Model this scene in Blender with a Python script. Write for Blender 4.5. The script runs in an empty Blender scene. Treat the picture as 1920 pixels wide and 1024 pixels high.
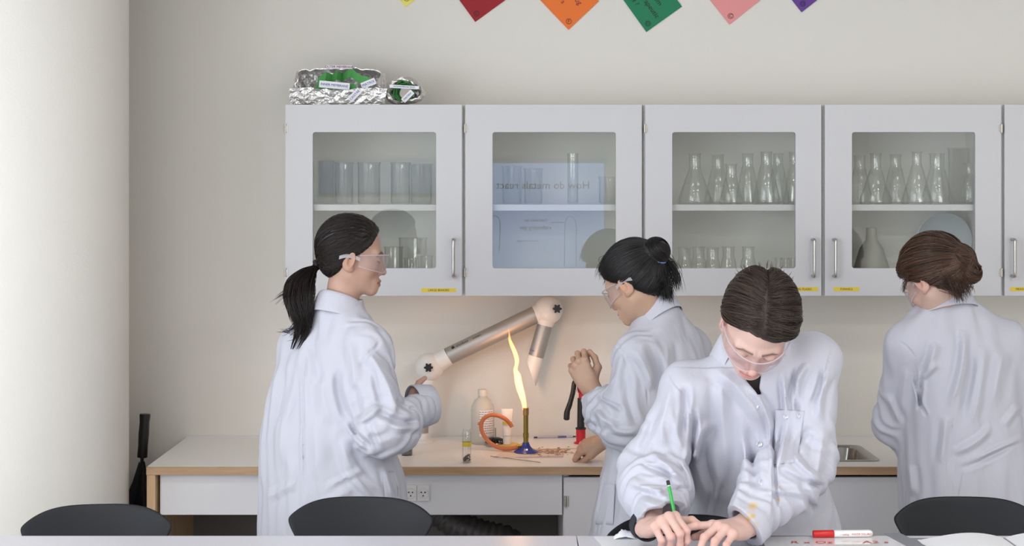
import bpy, bmesh, math, random
import numpy as np
from mathutils import Vector, Matrix, Euler

# ------------------------------------------------------------------ camera, light, exposure
SC = bpy.context.scene
COL = SC.collection
F_PX, EYE, HOR, CX = 2815.0, 1.76, 370.0, 960.0       # focal length in px, eye height, horizon row, centre column
cam_d = bpy.data.cameras.new('camera')
cam_d.sensor_width = 36.0
cam_d.lens = 36.0 * F_PX / 1920.0
cam_d.shift_y = -(512.0 - HOR) / 1920.0
cam_d.clip_start = 0.05
cam = bpy.data.objects.new('camera', cam_d)
COL.objects.link(cam)
cam.location = (0, 0, EYE)
cam.rotation_euler = (math.pi / 2, 0, 0)
SC.camera = cam

SC.view_settings.view_transform = 'Standard'
SC.view_settings.look = 'None'
SC.view_settings.gamma = 1.0
SC.view_settings.use_curve_mapping = False
SC.view_settings.exposure = 0.03
SC.cycles.use_denoising = True
SC.cycles.max_bounces = 10
SC.cycles.transparent_max_bounces = 40
SC.cycles.glossy_bounces = 5
SC.cycles.caustics_reflective = False
SC.cycles.caustics_refractive = False
SC.cycles.sample_clamp_indirect = 6.0

world = bpy.data.worlds.new('daylight')
SC.world = world
world.use_nodes = True
world.node_tree.nodes['Background'].inputs[0].default_value = (0.80, 0.90, 1.0, 1)
world.node_tree.nodes['Background'].inputs[1].default_value = 1.0

def area_light(name, loc, rot, sx, sy, power, color):
    d = bpy.data.lights.new(name, 'AREA')
    d.shape = 'RECTANGLE'; d.size = sx; d.size_y = sy
    d.energy = power; d.color = color
    o = bpy.data.objects.new(name, d)
    o.location = loc; o.rotation_euler = rot
    COL.objects.link(o)
    return o

# room: x -2.7 .. 3.6, y -5.2 .. 5.36, z 0 .. 3.1
RX0, RX1, RY0, RY1, RZ = -2.7, 3.6, -5.2, 5.36, 3.1
WINDOWS = [(-4.8, -3.0), (-2.6, -0.8), (-0.4, 1.4), (1.8, 3.4)]       # y ranges of the windows of the left wall
WZ0, WZ1 = 0.55, 2.45
DAY = (0.86, 0.93, 1.0)
for wy0, wy1 in WINDOWS:                                # daylight coming in through each window
    area_light('window_daylight', (RX0 - 0.16, (wy0 + wy1) / 2, (WZ0 + WZ1) / 2),
               (0, -math.pi / 2, 0), WZ1 - WZ0, wy1 - wy0, 26.0 if wy0 > 1 else 84.0, DAY)
FILL_PANELS = [(-1.2, -3.6), (2.0, -3.6), (-1.2, -1.6), (2.0, -1.6), (-1.2, 0.4), (2.0, 0.4), (-1.2, 2.4), (2.0, 2.4)]   # unseen ceiling panels (built below), added as diffuse fill light
for lx, ly in FILL_PANELS:
    area_light('ceiling_fill_light', (lx, ly, RZ - 0.075), (0, 0, 0), 1.15, 0.55, 15.0 if ly > 2 else 31.0, (1.0, 0.99, 0.98))

def W(px, py, D):
    """point at distance D in front of the camera seen at pixel (px, py)"""
    return Vector(((px - CX) * D / F_PX, D, EYE - (py - HOR) * D / F_PX))

# ------------------------------------------------------------------ materials
def lin(c):
    return tuple(((v / 255.0) / 12.92 if v / 255.0 <= 0.04045 else ((v / 255.0 + 0.055) / 1.055) ** 2.4) for v in c)

def mat(name, rgb, rough=0.5, metal=0.0, noise=0.0, nscale=8.0, bump=0.0, bscale=60.0, spec=0.5, emit=None, estr=0.0,
        stretch=(1, 1, 1), sheen=0.0, trans=0.0, sss=0.0, coat=0.0):
    m = bpy.data.materials.new(name)
    m.use_nodes = True
    nt = m.node_tree; N = nt.nodes; L = nt.links
    b = N['Principled BSDF']
    c = lin(rgb) + (1,)
    b.inputs['Base Color'].default_value = c
    b.inputs['Roughness'].default_value = rough
    b.inputs['Metallic'].default_value = metal
    b.inputs['Specular IOR Level'].default_value = spec
    if sheen: b.inputs['Sheen Weight'].default_value = sheen
    if coat: b.inputs['Coat Weight'].default_value = coat
    if sss:
        b.inputs['Subsurface Weight'].default_value = sss
        b.inputs['Subsurface Radius'].default_value = (0.012, 0.005, 0.003)
        b.inputs['Subsurface Scale'].default_value = 1.0
    if emit:
        b.inputs['Emission Color'].default_value = lin(emit) + (1,)
        b.inputs['Emission Strength'].default_value = estr
    tc = N.new('ShaderNodeTexCoord')
    mp = N.new('ShaderNodeMapping'); mp.inputs['Scale'].default_value = stretch
    L.new(tc.outputs['Object'], mp.inputs['Vector'])
    nz = N.new('ShaderNodeTexNoise'); nz.inputs['Scale'].default_value = nscale; nz.inputs['Detail'].default_value = 4
    L.new(mp.outputs['Vector'], nz.inputs['Vector'])
    mx = N.new('ShaderNodeMix'); mx.data_type = 'RGBA'
    k = noise if noise else 0.02
    mx.inputs[6].default_value = tuple(v * (1 - k) for v in c[:3]) + (1,)
    mx.inputs[7].default_value = tuple(min(1, v * (1 + k)) for v in c[:3]) + (1,)
    L.new(nz.outputs['Fac'], mx.inputs[0])
    L.new(mx.outputs[2], b.inputs['Base Color'])
    if bump:
        n2 = N.new('ShaderNodeTexNoise'); n2.inputs['Scale'].default_value = bscale; n2.inputs['Detail'].default_value = 3
        L.new(mp.outputs['Vector'], n2.inputs['Vector'])
        bp = N.new('ShaderNodeBump'); bp.inputs['Strength'].default_value = bump; bp.inputs['Distance'].default_value = 0.01
        L.new(n2.outputs['Fac'], bp.inputs['Height'])
        L.new(bp.outputs['Normal'], b.inputs['Normal'])
    return m

def glass_mat(name, tint=(0.97, 0.985, 0.97), edge=(0.72, 0.78, 0.74), f0=0.05, rough=0.0, edge_pow=2.5):
    m = bpy.data.materials.new(name)
    m.use_nodes = True
    nt = m.node_tree; N = nt.nodes; L = nt.links
    N.remove(N['Principled BSDF'])
    out = N['Material Output']
    lw = N.new('ShaderNodeLayerWeight'); lw.inputs['Blend'].default_value = 0.5
    p5 = N.new('ShaderNodeMath'); p5.operation = 'POWER'; p5.inputs[1].default_value = 5.0
    L.new(lw.outputs['Facing'], p5.inputs[0])
    ma = N.new('ShaderNodeMath'); ma.operation = 'MULTIPLY_ADD'; ma.inputs[1].default_value = 1 - f0; ma.inputs[2].default_value = f0
    L.new(p5.outputs[0], ma.inputs[0])
    p2 = N.new('ShaderNodeMath'); p2.operation = 'POWER'; p2.inputs[1].default_value = edge_pow
    L.new(lw.outputs['Facing'], p2.inputs[0])
    mc = N.new('ShaderNodeMix'); mc.data_type = 'RGBA'
    mc.inputs[6].default_value = tint + (1,); mc.inputs[7].default_value = edge + (1,)
    L.new(p2.outputs[0], mc.inputs[0])
    tr = N.new('ShaderNodeBsdfTransparent'); L.new(mc.outputs[2], tr.inputs[0])
    gl = N.new('ShaderNodeBsdfGlossy'); gl.inputs['Roughness'].default_value = rough
    mix = N.new('ShaderNodeMixShader')
    L.new(ma.outputs[0], mix.inputs[0]); L.new(tr.outputs[0], mix.inputs[1]); L.new(gl.outputs[0], mix.inputs[2])
    L.new(mix.outputs[0], out.inputs['Surface'])
    return m

def wood_mat(name, a, b_, scale=(3, 40, 40), rough=0.45):
    m = bpy.data.materials.new(name); m.use_nodes = True
    nt = m.node_tree; N = nt.nodes; L = nt.links
    b = N['Principled BSDF']; b.inputs['Roughness'].default_value = rough
    tc = N.new('ShaderNodeTexCoord'); mp = N.new('ShaderNodeMapping'); mp.inputs['Scale'].default_value = scale
    L.new(tc.outputs['Object'], mp.inputs['Vector'])
    nz = N.new('ShaderNodeTexNoise'); nz.inputs['Scale'].default_value = 1.6; nz.inputs['Detail'].default_value = 6; nz.inputs['Distortion'].default_value = 0.6
    L.new(mp.outputs['Vector'], nz.inputs['Vector'])
    cr = N.new('ShaderNodeValToRGB')
    cr.color_ramp.elements[0].position = 0.3; cr.color_ramp.elements[0].color = lin(a) + (1,)
    cr.color_ramp.elements[1].position = 0.7; cr.color_ramp.elements[1].color = lin(b_) + (1,)
    L.new(nz.outputs['Fac'], cr.inputs[0]); L.new(cr.outputs[0], b.inputs['Base Color'])
    return m

M = {}
M['wall'] = mat('wall_paint', (230, 226, 219), 0.85, noise=0.02, nscale=1.5, bump=0.05, bscale=180, spec=0.25)
M['column'] = mat('column_paint', (240, 237, 231), 0.8, bump=0.06, bscale=150, spec=0.25)
M['ceil'] = mat('ceiling_paint', (196, 195, 192), 0.9, spec=0.2)
M['floor'] = mat('floor_lino', (186, 184, 180), 0.5, noise=0.12, nscale=30)
M['cab'] = mat('cabinet_laminate', (204, 203, 206), 0.38, noise=0.015, nscale=3)
M['cab_in'] = mat('cabinet_inside', (236, 234, 228), 0.5, noise=0.02)
M['cab_edge'] = mat('cabinet_carcass_edge', (176, 177, 182), 0.5)
M['steel'] = mat('brushed_steel', (190, 186, 180), 0.28, 1.0, noise=0.05, nscale=40, stretch=(1, 1, 6))
M['hinge'] = mat('hinge_metal', (185, 178, 168), 0.35, 0.9)
M['yellow'] = mat('yellow_label', (228, 200, 72), 0.6)
M['ink'] = mat('black_ink', (38, 34, 30), 0.7)
M['ink_blue'] = mat('blue_ink', (70, 84, 160), 0.7)
M['ink_red'] = mat('dark_red_ink', (120, 50, 62), 0.7)
M['worktop'] = mat('worktop_laminate', (247, 244, 241), 0.35, noise=0.02, nscale=4)
M['wood'] = wood_mat('beech_edge', (172, 136, 102), (194, 160, 126))
M['woodv'] = wood_mat('beech_edge_upright', (196, 160, 120), (214, 180, 140), scale=(40, 40, 3))
M['panel'] = mat('grey_white_panel', (228, 226, 229), 0.45, noise=0.02, nscale=3)
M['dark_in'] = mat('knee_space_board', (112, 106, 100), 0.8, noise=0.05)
M['chrome'] = mat('sink_steel', (170, 168, 164), 0.25, 1.0, noise=0.08, nscale=20)
M['white_pl'] = mat('white_plastic', (232, 230, 228), 0.35)
M['alu'] = mat('brushed_aluminium', (176, 174, 172), 0.48, 0.7, noise=0.04, nscale=60)
M['black_pl'] = mat('black_plastic', (26, 26, 28), 0.4, noise=0.05)
M['black_cloth'] = mat('umbrella_cloth', (24, 26, 30), 0.7, noise=0.2, nscale=30, bump=0.2, bscale=40)
M['chair'] = mat('black_chair_lacquer', (23, 25, 31), 0.5, noise=0.06, nscale=40, spec=0.3)
M['table'] = mat('table_laminate', (212, 211, 220), 0.3, noise=0.012, nscale=4)
M['table_edge'] = mat('table_edge_band', (172, 173, 178), 0.4)
M['table_leg'] = mat('table_leg_paint', (150, 152, 156), 0.4, 0.5)
M['glass_pane'] = glass_mat('cabinet_glass', (0.965, 0.975, 0.965), (0.85, 0.9, 0.87), 0.05)
M['glassware'] = glass_mat('lab_glass', (0.992, 0.996, 0.993), (0.80, 0.84, 0.82), 0.075, 0.0, 3.5)
M['rubber_or'] = mat('orange_rubber', (196, 116, 72), 0.5, noise=0.06, nscale=20, sheen=0.2)
M['brass'] = mat('tarnished_brass', (150, 128, 62), 0.35, 0.85, noise=0.15, nscale=60)
M['blue'] = mat('blue_enamel', (44, 62, 148), 0.3, noise=0.05)
M['red_pl'] = mat('red_plastic', (190, 30, 42), 0.35, noise=0.04)
M['foil'] = mat('crumpled_foil', (226, 224, 223), 0.36, 0.9, noise=0.06, nscale=25, bump=0.5, bscale=90)
M['green_paper'] = mat('green_paper', (88, 168, 92), 0.7, noise=0.06, nscale=20)
M['paper'] = mat('white_paper', (236, 236, 240), 0.75)
M['paper_dirty'] = mat('paper_stained', (226, 212, 202), 0.7, noise=0.1, nscale=14)

# ------------------------------------------------------------------ mesh builder
class MB:
    def __init__(s): s.v = []; s.f = []; s.mi = []; s.cur = 0
    def add(s, v, f):
        o = len(s.v); s.v += [tuple(p) for p in v]; s.f += [tuple(i + o for i in q) for q in f]; s.mi += [s.cur] * len(f); return s
    def box(s, x0, x1, y0, y1, z0, z1):
        v = [(x, y, z) for x in (x0, x1) for y in (y0, y1) for z in (z0, z1)]
        return s.add(v, [(0, 1, 3, 2), (4, 6, 7, 5), (0, 4, 5, 1), (2, 3, 7, 6), (0, 2, 6, 4), (1, 5, 7, 3)])
    def obox(s, c, ax, ay, az, hx, hy, hz):
        c = Vector(c); ax = Vector(ax).normalized() * hx; ay = Vector(ay).normalized() * hy; az = Vector(az).normalized() * hz
        v = [c + i * ax + j * ay + k * az for i in (-1, 1) for j in (-1, 1) for k in (-1, 1)]
        return s.add(v, [(0, 1, 3, 2), (4, 6, 7, 5), (0, 4, 5, 1), (2, 3, 7, 6), (0, 2, 6, 4), (1, 5, 7, 3)])
    def lathe(s, prof, c=(0, 0, 0), n=24, axis=None, closed=False):
        """prof: (r, h) pairs turned about the axis through c"""
        c = Vector(c)
        R = Matrix.Identity(3) if axis is None else Vector((0, 0, 1)).rotation_difference(Vector(axis).normalized()).to_matrix()
        v = []; f = []
        for r, h in prof:
            for i in range(n):
                a = 2 * math.pi * i / n
                v.append(c + R @ Vector((r * math.cos(a), r * math.sin(a), h)))
        m = len(prof)
        for k in range(m if closed else m - 1):
            k2 = (k + 1) % m
            for i in range(n):
                j = (i + 1) % n
                f.append((k * n + i, k * n + j, k2 * n + j, k2 * n + i))
        if not closed:
            f.append(tuple(range(n - 1, -1, -1))); f.append(tuple((m - 1) * n + i for i in range(n)))
        return s.add(v, f)
    def cyl(s, a, b, ra, rb=None, n=20):
        a = Vector(a); b = Vector(b)
        return s.lathe([(ra, 0), (ra if rb is None else rb, (b - a).length)], a, n, b - a)
    def ball(s, c, r, n=20, sc=(1, 1, 1)):
        v = []; f = []; m = n // 2
        for k in range(m + 1):
            t = math.pi * k / m
            for i in range(n):
                a = 2 * math.pi * i / n
                v.append((c[0] + r * sc[0] * math.sin(t) * math.cos(a), c[1] + r * sc[1] * math.sin(t) * math.sin(a), c[2] + r * sc[2] * math.cos(t)))
        for k in range(m):
            for i in range(n):
                j = (i + 1) % n
                f.append((k * n + i, (k + 1) * n + i, (k + 1) * n + j, k * n + j))
        return s.add(v, f)
    def tube(s, pts, r, n=10, caps=True):
        pts = [Vector(p) for p in pts]
        rs = r if isinstance(r, (list, tuple)) else [r] * len(pts)
        v = []; f = []
        up = None
        for i, p in enumerate(pts):
            d = (pts[min(i + 1, len(pts) - 1)] - pts[max(i - 1, 0)]).normalized()
            if up is None:
                up = Vector((0, 0, 1)) if abs(d.z) < 0.9 else Vector((1, 0, 0))
            x = d.cross(up).normalized(); y = x.cross(d).normalized(); up = y
            for k in range(n):
                a = 2 * math.pi * k / n
                v.append(p + x * (rs[i] * math.cos(a)) + y * (rs[i] * math.sin(a)))
        for i in range(len(pts) - 1):
            for k in range(n):
                k2 = (k + 1) % n
                f.append((i * n + k, i * n + k2, (i + 1) * n + k2, (i + 1) * n + k))
        if caps:
            f.append(tuple(range(n - 1, -1, -1))); f.append(tuple((len(pts) - 1) * n + k for k in range(n)))
        return s.add(v, f)
    def prism(s, poly, a, ux, uy, n):
        """poly: 2-D outline in axes ux, uy from point a, pushed along n"""
        a = Vector(a); ux = Vector(ux); uy = Vector(uy); n = Vector(n)
        m = len(poly)
        v = [a + ux * p[0] + uy * p[1] for p in poly] + [a + ux * p[0] + uy * p[1] + n for p in poly]
        f = [tuple(range(m - 1, -1, -1)), tuple(range(m, 2 * m))]
        for i in range(m):
            j = (i + 1) % m
            f.append((i, j, m + j, m + i))
        return s.add(v, f)
    def build(s, name, mats, parent=None, smooth=False, bevel=0.0, seg=2, loc=None, origin=None):
        """origin: where the object's own origin goes (top-level meshes)"""
        me = bpy.data.meshes.new(name)
        off = Vector((0, 0, 0))
        if parent is not None: off = root_loc(parent)
        elif origin is not None: off = Vector(origin)
        me.from_pydata([tuple(Vector(p) - off) for p in s.v], [], s.f)
        ms = mats if isinstance(mats, (list, tuple)) else [mats]
        for m in ms: me.materials.append(m)
        if len(ms) > 1: me.polygons.foreach_set('material_index', s.mi)
        if smooth:
            me.polygons.foreach_set('use_smooth', [True] * len(me.polygons))
            if smooth is not True: me.set_sharp_from_angle(angle=math.radians(smooth))
        bm = bmesh.new(); bm.from_mesh(me); bmesh.ops.recalc_face_normals(bm, faces=bm.faces); bm.to_mesh(me); bm.free()
        o = bpy.data.objects.new(name, me); COL.objects.link(o)
        if parent is not None: o.parent = parent
        else: o.location = off
        if bevel:
            bv = o.modifiers.new('bevel', 'BEVEL'); bv.width = bevel; bv.segments = seg; bv.limit_method = 'ANGLE'
        return o

def root_loc(o):
    while o.parent is not None: o = o.parent
    return Vector(o.location)

def tag(o, label, cat, group=None):
    o['label'] = label; o['category'] = cat
    if group: o['group'] = group
    return o
def thing(name, label, cat, loc=(0, 0, 0), group=None):
    o = bpy.data.objects.new(name, None); o.empty_display_size = 0.05; COL.objects.link(o)
    o.location = loc
    return tag(o, label, cat, group)
def struct(o): o['kind'] = 'structure'; return o

def copy_tree(o, parent=None):
    c = o.copy(); COL.objects.link(c)
    if parent is not None: c.parent = parent
    for ch in list(o.children): copy_tree(ch, c)
    return c

def text_geo(body, size, origin, ux, uy, depth=0.0004, align='CENTER', shear=0.0):
    cu = bpy.data.curves.new('lettering', 'FONT'); cu.body = body; cu.size = size; cu.align_x = align; cu.align_y = 'CENTER'
    cu.shear = shear; cu.resolution_u = 2
    to = bpy.data.objects.new('lettering', cu); COL.objects.link(to)
    dg = bpy.context.evaluated_depsgraph_get(); dg.update()
    me = to.evaluated_get(dg).to_mesh()
    ux = Vector(ux).normalized(); uy = Vector(uy).normalized(); nn = ux.cross(uy)
    v = [Vector(origin) + ux * p.co.x + uy * p.co.y + nn * depth for p in me.vertices]
    f = [tuple(p.vertices) for p in me.polygons]
    to.evaluated_get(dg).to_mesh_clear()
    bpy.data.objects.remove(to); bpy.data.curves.remove(cu)
    return v, f
def bez(pts, n=8):
    """Catmull-Rom through pts"""
    P = [Vector(p) for p in pts]; out = []
    for i in range(len(P) - 1):
        p0 = P[max(i - 1, 0)]; p1 = P[i]; p2 = P[i + 1]; p3 = P[min(i + 2, len(P) - 1)]
        for k in range(n):
            t = k / n
            out.append(0.5 * ((2 * p1) + (p2 - p0) * t + (2 * p0 - 5 * p1 + 4 * p2 - p3) * t * t + (3 * p1 - p0 - 3 * p2 + p3) * t ** 3))
    out.append(P[-1]); return out
# ------------------------------------------------------------------ the room
T = 0.15
struct(MB().box(RX0 - T, RX1 + T, RY0 - T, RY1 + T, -0.1, 0).build('floor', M['floor']))
struct(MB().box(RX0 - T, RX1 + T, RY0 - T, RY1 + T, RZ, RZ + 0.1).build('ceiling', M['ceil']))
struct(MB().box(RX0 - T, RX1 + T, RY1, RY1 + T, 0, RZ).build('wall_back', M['wall']))
struct(MB().box(RX0 - T, RX1 + T, RY0 - T, RY0, 0, RZ).build('wall_front', M['wall']))
struct(MB().box(RX1, RX1 + T, RY0, RY1, 0, RZ).build('wall_right', M['wall']))
wl = MB()
ys = [RY0] + [y for w in WINDOWS for y in w] + [RY1]
for i in range(0, len(ys), 2): wl.box(RX0 - T, RX0, ys[i], ys[i + 1], 0, RZ)
for a, b in WINDOWS:
    wl.box(RX0 - T, RX0, a, b, 0, WZ0); wl.box(RX0 - T, RX0, a, b, WZ1, RZ)
struct(wl.build('wall_left', M['wall']))
for i, (a, b) in enumerate(WINDOWS):
    m = MB(); x0, x1, w = RX0 - 0.11, RX0 - 0.05, 0.06
    m.box(x0, x1, a, a + w, WZ0, WZ1).box(x0, x1, b - w, b, WZ0, WZ1).box(x0, x1, a, b, WZ0, WZ0 + w).box(x0, x1, a, b, WZ1 - w, WZ1)
    m.box(x0, x1, (a + b) / 2 - 0.03, (a + b) / 2 + 0.03, WZ0, WZ1)
    struct(m.build('window_%d' % (i + 1), M['white_pl']))
# round column by the windows
COLX, COLY, COLR = -1.715, 4.70, 0.50
struct(MB().lathe([(COLR, 0), (COLR, RZ)], (COLX, COLY, 0), 96).build('column', M['column'], smooth=40))
for lx, ly in FILL_PANELS:  # housings for the added fill lights, out of view
    t = thing('ceiling_fill_panel', 'flat white panel added on the ceiling for fill light, out of the picture', 'lamp', (lx, ly, RZ), 'added fill panels of the ceiling')
    MB().box(lx - 0.6, lx + 0.6, ly - 0.3, ly + 0.3, RZ - 0.06, RZ).build('housing', M['white_pl'], t)

# screen on the wall behind the camera: it shows, mirrored, in the cabinet glass
GY = 5.008                                              # plane of the cabinet glass
SD = GY + (GY - RY0)                                    # how far away its mirror image looks
def SX(px): return (px - CX) * SD / F_PX
def SZ(py): return EYE - (py - HOR) * SD / F_PX
M['screen'] = mat('lit_screen', (40, 40, 44), 0.6, emit=(172, 196, 245), estr=3.2)
M['screen_ink'] = mat('screen_lettering', (30, 30, 30), 0.7)
scr = thing('projection_screen', 'lit screen reading how do metals react, seen mirrored in the cabinet glass', 'screen', (SX(1006), RY0 + 0.012, SZ(640)))
wd = MB().box(SX(600), SX(822), RY0 + 0.003, RY0 + 0.02, SZ(362), SZ(303)).build('window_5', [mat('glow_panel_face', (60, 64, 70), 0.2, emit=(200, 214, 240), estr=1.35)])  # glowing panel added to make the bright band mirrored in the first cabinet
struct(wd)
wf = MB()
for a_, b_, c_, d_ in ((600, 822, 303, 300), (600, 822, 365, 362), (704, 708, 362, 303), (598, 600, 365, 300), (820, 824, 365, 300)): wf.box(SX(a_), SX(b_), RY0 + 0.002, RY0 + 0.04, SZ(c_), SZ(d_))
struct(wf.build('window_6', M['cab_edge']))  # frame and bar round the added glowing panel
MB().box(SX(880), SX(1132), RY0 + 0.012, RY0 + 0.021, SZ(640), SZ(306)).build('screen_sheet', M['screen'], scr)
MB().box(SX(874), SX(1138), RY0 + 0.005, RY0 + 0.06, SZ(306), SZ(298)).build('screen_case', M['cab_edge'], scr)
tx = MB()
ur, uu = (-1, 0, 0), (0, 0, 1)                         # read from inside the room, facing the screen
tx.add(*text_geo('How do metals react', 0.113 * 0.98, (SX(1018), RY0 + 0.022, SZ(348)), ur, uu))
tx.add(*text_geo('Test tube for', 0.045, (SX(1004), RY0 + 0.022, SZ(413)), ur, uu))
tx.add(*text_geo('collecting gas', 0.06, (SX(1004), RY0 + 0.022, SZ(427)), ur, uu))
def sline(pts, w=0.006):
    tx.tube([Vector((SX(a), RY0 + 0.022, SZ(b))) for a, b in pts], w / 2, 6)
sline([(1034, 417), (1058, 417)]); sline([(1008, 452), (970, 452)]); sline([(975, 449), (969, 452), (975, 455)])
sline([(1058, 500), (1059, 420), (1062, 409), (1069, 405), (1076, 409), (1080, 420), (1080, 500)])
sline([(936, 470), (938, 430), (937, 412), (932, 406), (924, 404)])
tx.build('screen_writing', M['screen_ink'], scr)

# ------------------------------------------------------------------ wall cabinets
CABY = 5.0                                              # front of the doors
CP = 337.0 * CABY / F_PX                                # one unit
CX0 = (532.5 - CX) * CABY / F_PX
CZ1 = EYE - (196 - HOR) * CABY / F_PX
CZ0 = EYE - (555 - HOR) * CABY / F_PX
def frame_plate(mb, x0, x1, z0, z1, ix0, ix1, iz0, iz1, r, y0, y1, n=5):
    def loop(y):
        pts = []
        for cx, cz, a0 in ((ix1 - r, iz1 - r, 0), (ix0 + r, iz1 - r, 90), (ix0 + r, iz0 + r, 180), (ix1 - r, iz0 + r, 270)):
            for k in range(n + 1):
                a = math.radians(a0 + 90.0 * k / n)
                pts.append((cx + r * math.cos(a), y, cz + r * math.sin(a)))
        return pts
    def outer(y): return [(x1, y, z1), (x0, y, z1), (x0, y, z0), (x1, y, z0)]
    v = loop(y0) + outer(y0) + loop(y1) + outer(y1)
    m = 4 * (n + 1); h = m + 4; f = []
    for s in (0, h):
        for c in range(4):
            for k in range(n): f.append((s + m + c, s + c * (n + 1) + k, s + c * (n + 1) + k + 1))
            c2 = (c + 1) % 4
            f.append((s + m + c, s + c * (n + 1) + n, s + c2 * (n + 1), s + m + c2))
    for i in range(m): f.append((i, (i + 1) % m, h + (i + 1) % m, h + i))
    for c in range(4): f.append((m + c, m + (c + 1) % 4, h + m + (c + 1) % 4, h + m + c))
    return mb.add(v, f)

CAB_LABEL = ['LARGE BEAKERS', None, 'CONICAL FLASKS', 'FUNNELS', 'MEASURING CYLINDERS']
CAB_LX = [(790, 855), None, (1466, 1534), (1563, 1611), (1894, 1975)]
CAB_DESC = ['white glass-door wall cabinet at the end of the row below the foil models',
            'white glass-door wall cabinet with mirrored screen writing in its glass',
            'white glass-door wall cabinet full of conical flasks marked CONICAL FLASKS',
            'white glass-door wall cabinet marked FUNNELS with its handle at the left',
            'white wall cabinet cut by the right picture edge marked MEAS']
px_m = CABY / F_PX
SHELF_T = EYE - (383.5 - HOR) * (CABY + 0.03) / F_PX     # shelf top
SHELF_B = EYE - (395.0 - HOR) * (CABY + 0.03) / F_PX
for k in range(5):
    x0 = CX0 + k * CP; x1 = x0 + CP
    t = thing('wall_cabinet', CAB_DESC[k], 'cabinet', ((x0 + x1) / 2, CABY, CZ0), 'white glass-door wall cabinets')
    c = MB(); th = 0.018; yb = CABY + 0.021
    c.box(x0 + 0.001, x0 + th, yb, RY1 - 0.001, CZ0, CZ1).box(x1 - th, x1 - 0.001, yb, RY1 - 0.001, CZ0, CZ1)
    c.box(x0 + th, x1 - th, yb, RY1 - 0.001, CZ1 - th, CZ1 - 0.001).box(x0 + th, x1 - th, yb, RY1 - 0.001, CZ0 + 0.001, CZ0 + th)
    c.box(x0 + th, x1 - th, RY1 - 0.012, RY1 - 0.004, CZ0 + th, CZ1 - th)
    pins = c; c.cur = 1
    for z in [CZ0 + 0.06 + 0.032 * i for i in range(17)]:
        for xx, sg in ((x0 + th, 1), (x1 - th, -1)):
            pins.cyl((xx, yb + 0.045, z), (xx + sg * 0.0012, yb + 0.045, z), 0.003, n=8)
    c.build('carcass', [M['cab_in'], M['ink']], t)
    MB().box(x0 + th + 0.001, x1 - th - 0.001, CABY + 0.03, RY1 - 0.014, SHELF_B, SHELF_T).build('shelf', M['cab'], t)
    dx0, dx1 = x0 + 0.0055, x1 - 0.0055
    ix0 = dx0 + 51 * px_m; ix1 = ix0 + 231 * px_m
    iz1 = CZ1 - 52 * px_m; iz0 = CZ0 + 52 * px_m
    if k == 4: ix0, ix1 = dx0 + 60 * px_m, dx0 + 290 * px_m
    d = frame_plate(MB(), dx0, dx1, CZ0, CZ1 + 0.0, ix0, ix1, iz0, iz1, 0.008, CABY, CABY + 0.019).build('door', M['cab'], t, bevel=0.0012)
    MB().box(ix0 - 0.006, ix1 + 0.006, CABY + 0.006, CABY + 0.010, iz0 - 0.006, iz1 + 0.006).build('glass_pane', M['glass_pane'], d)
    hx = [850, 1192, 1527, 1567, 1903][k]
    hX = (hx - CX) * (CABY - 0.03) / F_PX
    hz1 = EYE - (447 - HOR) * CABY / F_PX; hz0 = EYE - (520 - HOR) * CABY / F_PX
    MB().tube(bez([(hX, CABY, hz1 - 0.004), (hX, CABY - 0.022, hz1 - 0.004), (hX, CABY - 0.03, hz1 - 0.012), (hX, CABY - 0.031, (hz0 + hz1) / 2),
                   (hX, CABY - 0.03, hz0 + 0.012), (hX, CABY - 0.022, hz0 + 0.004), (hX, CABY, hz0 + 0.004)], 5), 0.0052, 12).build('handle', M['steel'], d, smooth=True)
    left = k in (0, 1, 2)
    hxx = dx0 if left else dx1
    for hy in (241, 511):
        zc = EYE - (hy - HOR) * CABY / F_PX
        h = MB().cyl((hxx - (0.001 if left else -0.001), CABY - 0.003, zc - 0.014), (hxx - (0.001 if left else -0.001), CABY - 0.003, zc + 0.014), 0.0036, n=12)
        h.box(min(hxx, hxx + (0.006 if left else -0.006)), max(hxx, hxx + (0.006 if left else -0.006)), CABY - 0.0025, CABY - 0.0002, zc - 0.011, zc + 0.011)
        h.build('hinge', M['hinge'], d, smooth=40)
    if CAB_LABEL[k]:
        a, b = CAB_LX[k]; lx0 = (a - CX) * CABY / F_PX; lx1 = (b - CX) * CABY / F_PX
        lz1 = EYE - (540.5 - HOR) * CABY / F_PX; lz0 = EYE - (548 - HOR) * CABY / F_PX
        if k: lz1 += 0.0035; lz0 += 0.0035
        MB().box(lx0, lx1, CABY - 0.0006, CABY, lz0, lz1).build('label', M['yellow'], d)
        MB().add(*text_geo(CAB_LABEL[k], 0.0098, ((lx0 + lx1) / 2, CABY - 0.0007, (lz0 + lz1) / 2 - 0.0002), (1, 0, 0), (0, 0, 1))).build('label_lettering', M['ink'], d)

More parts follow.
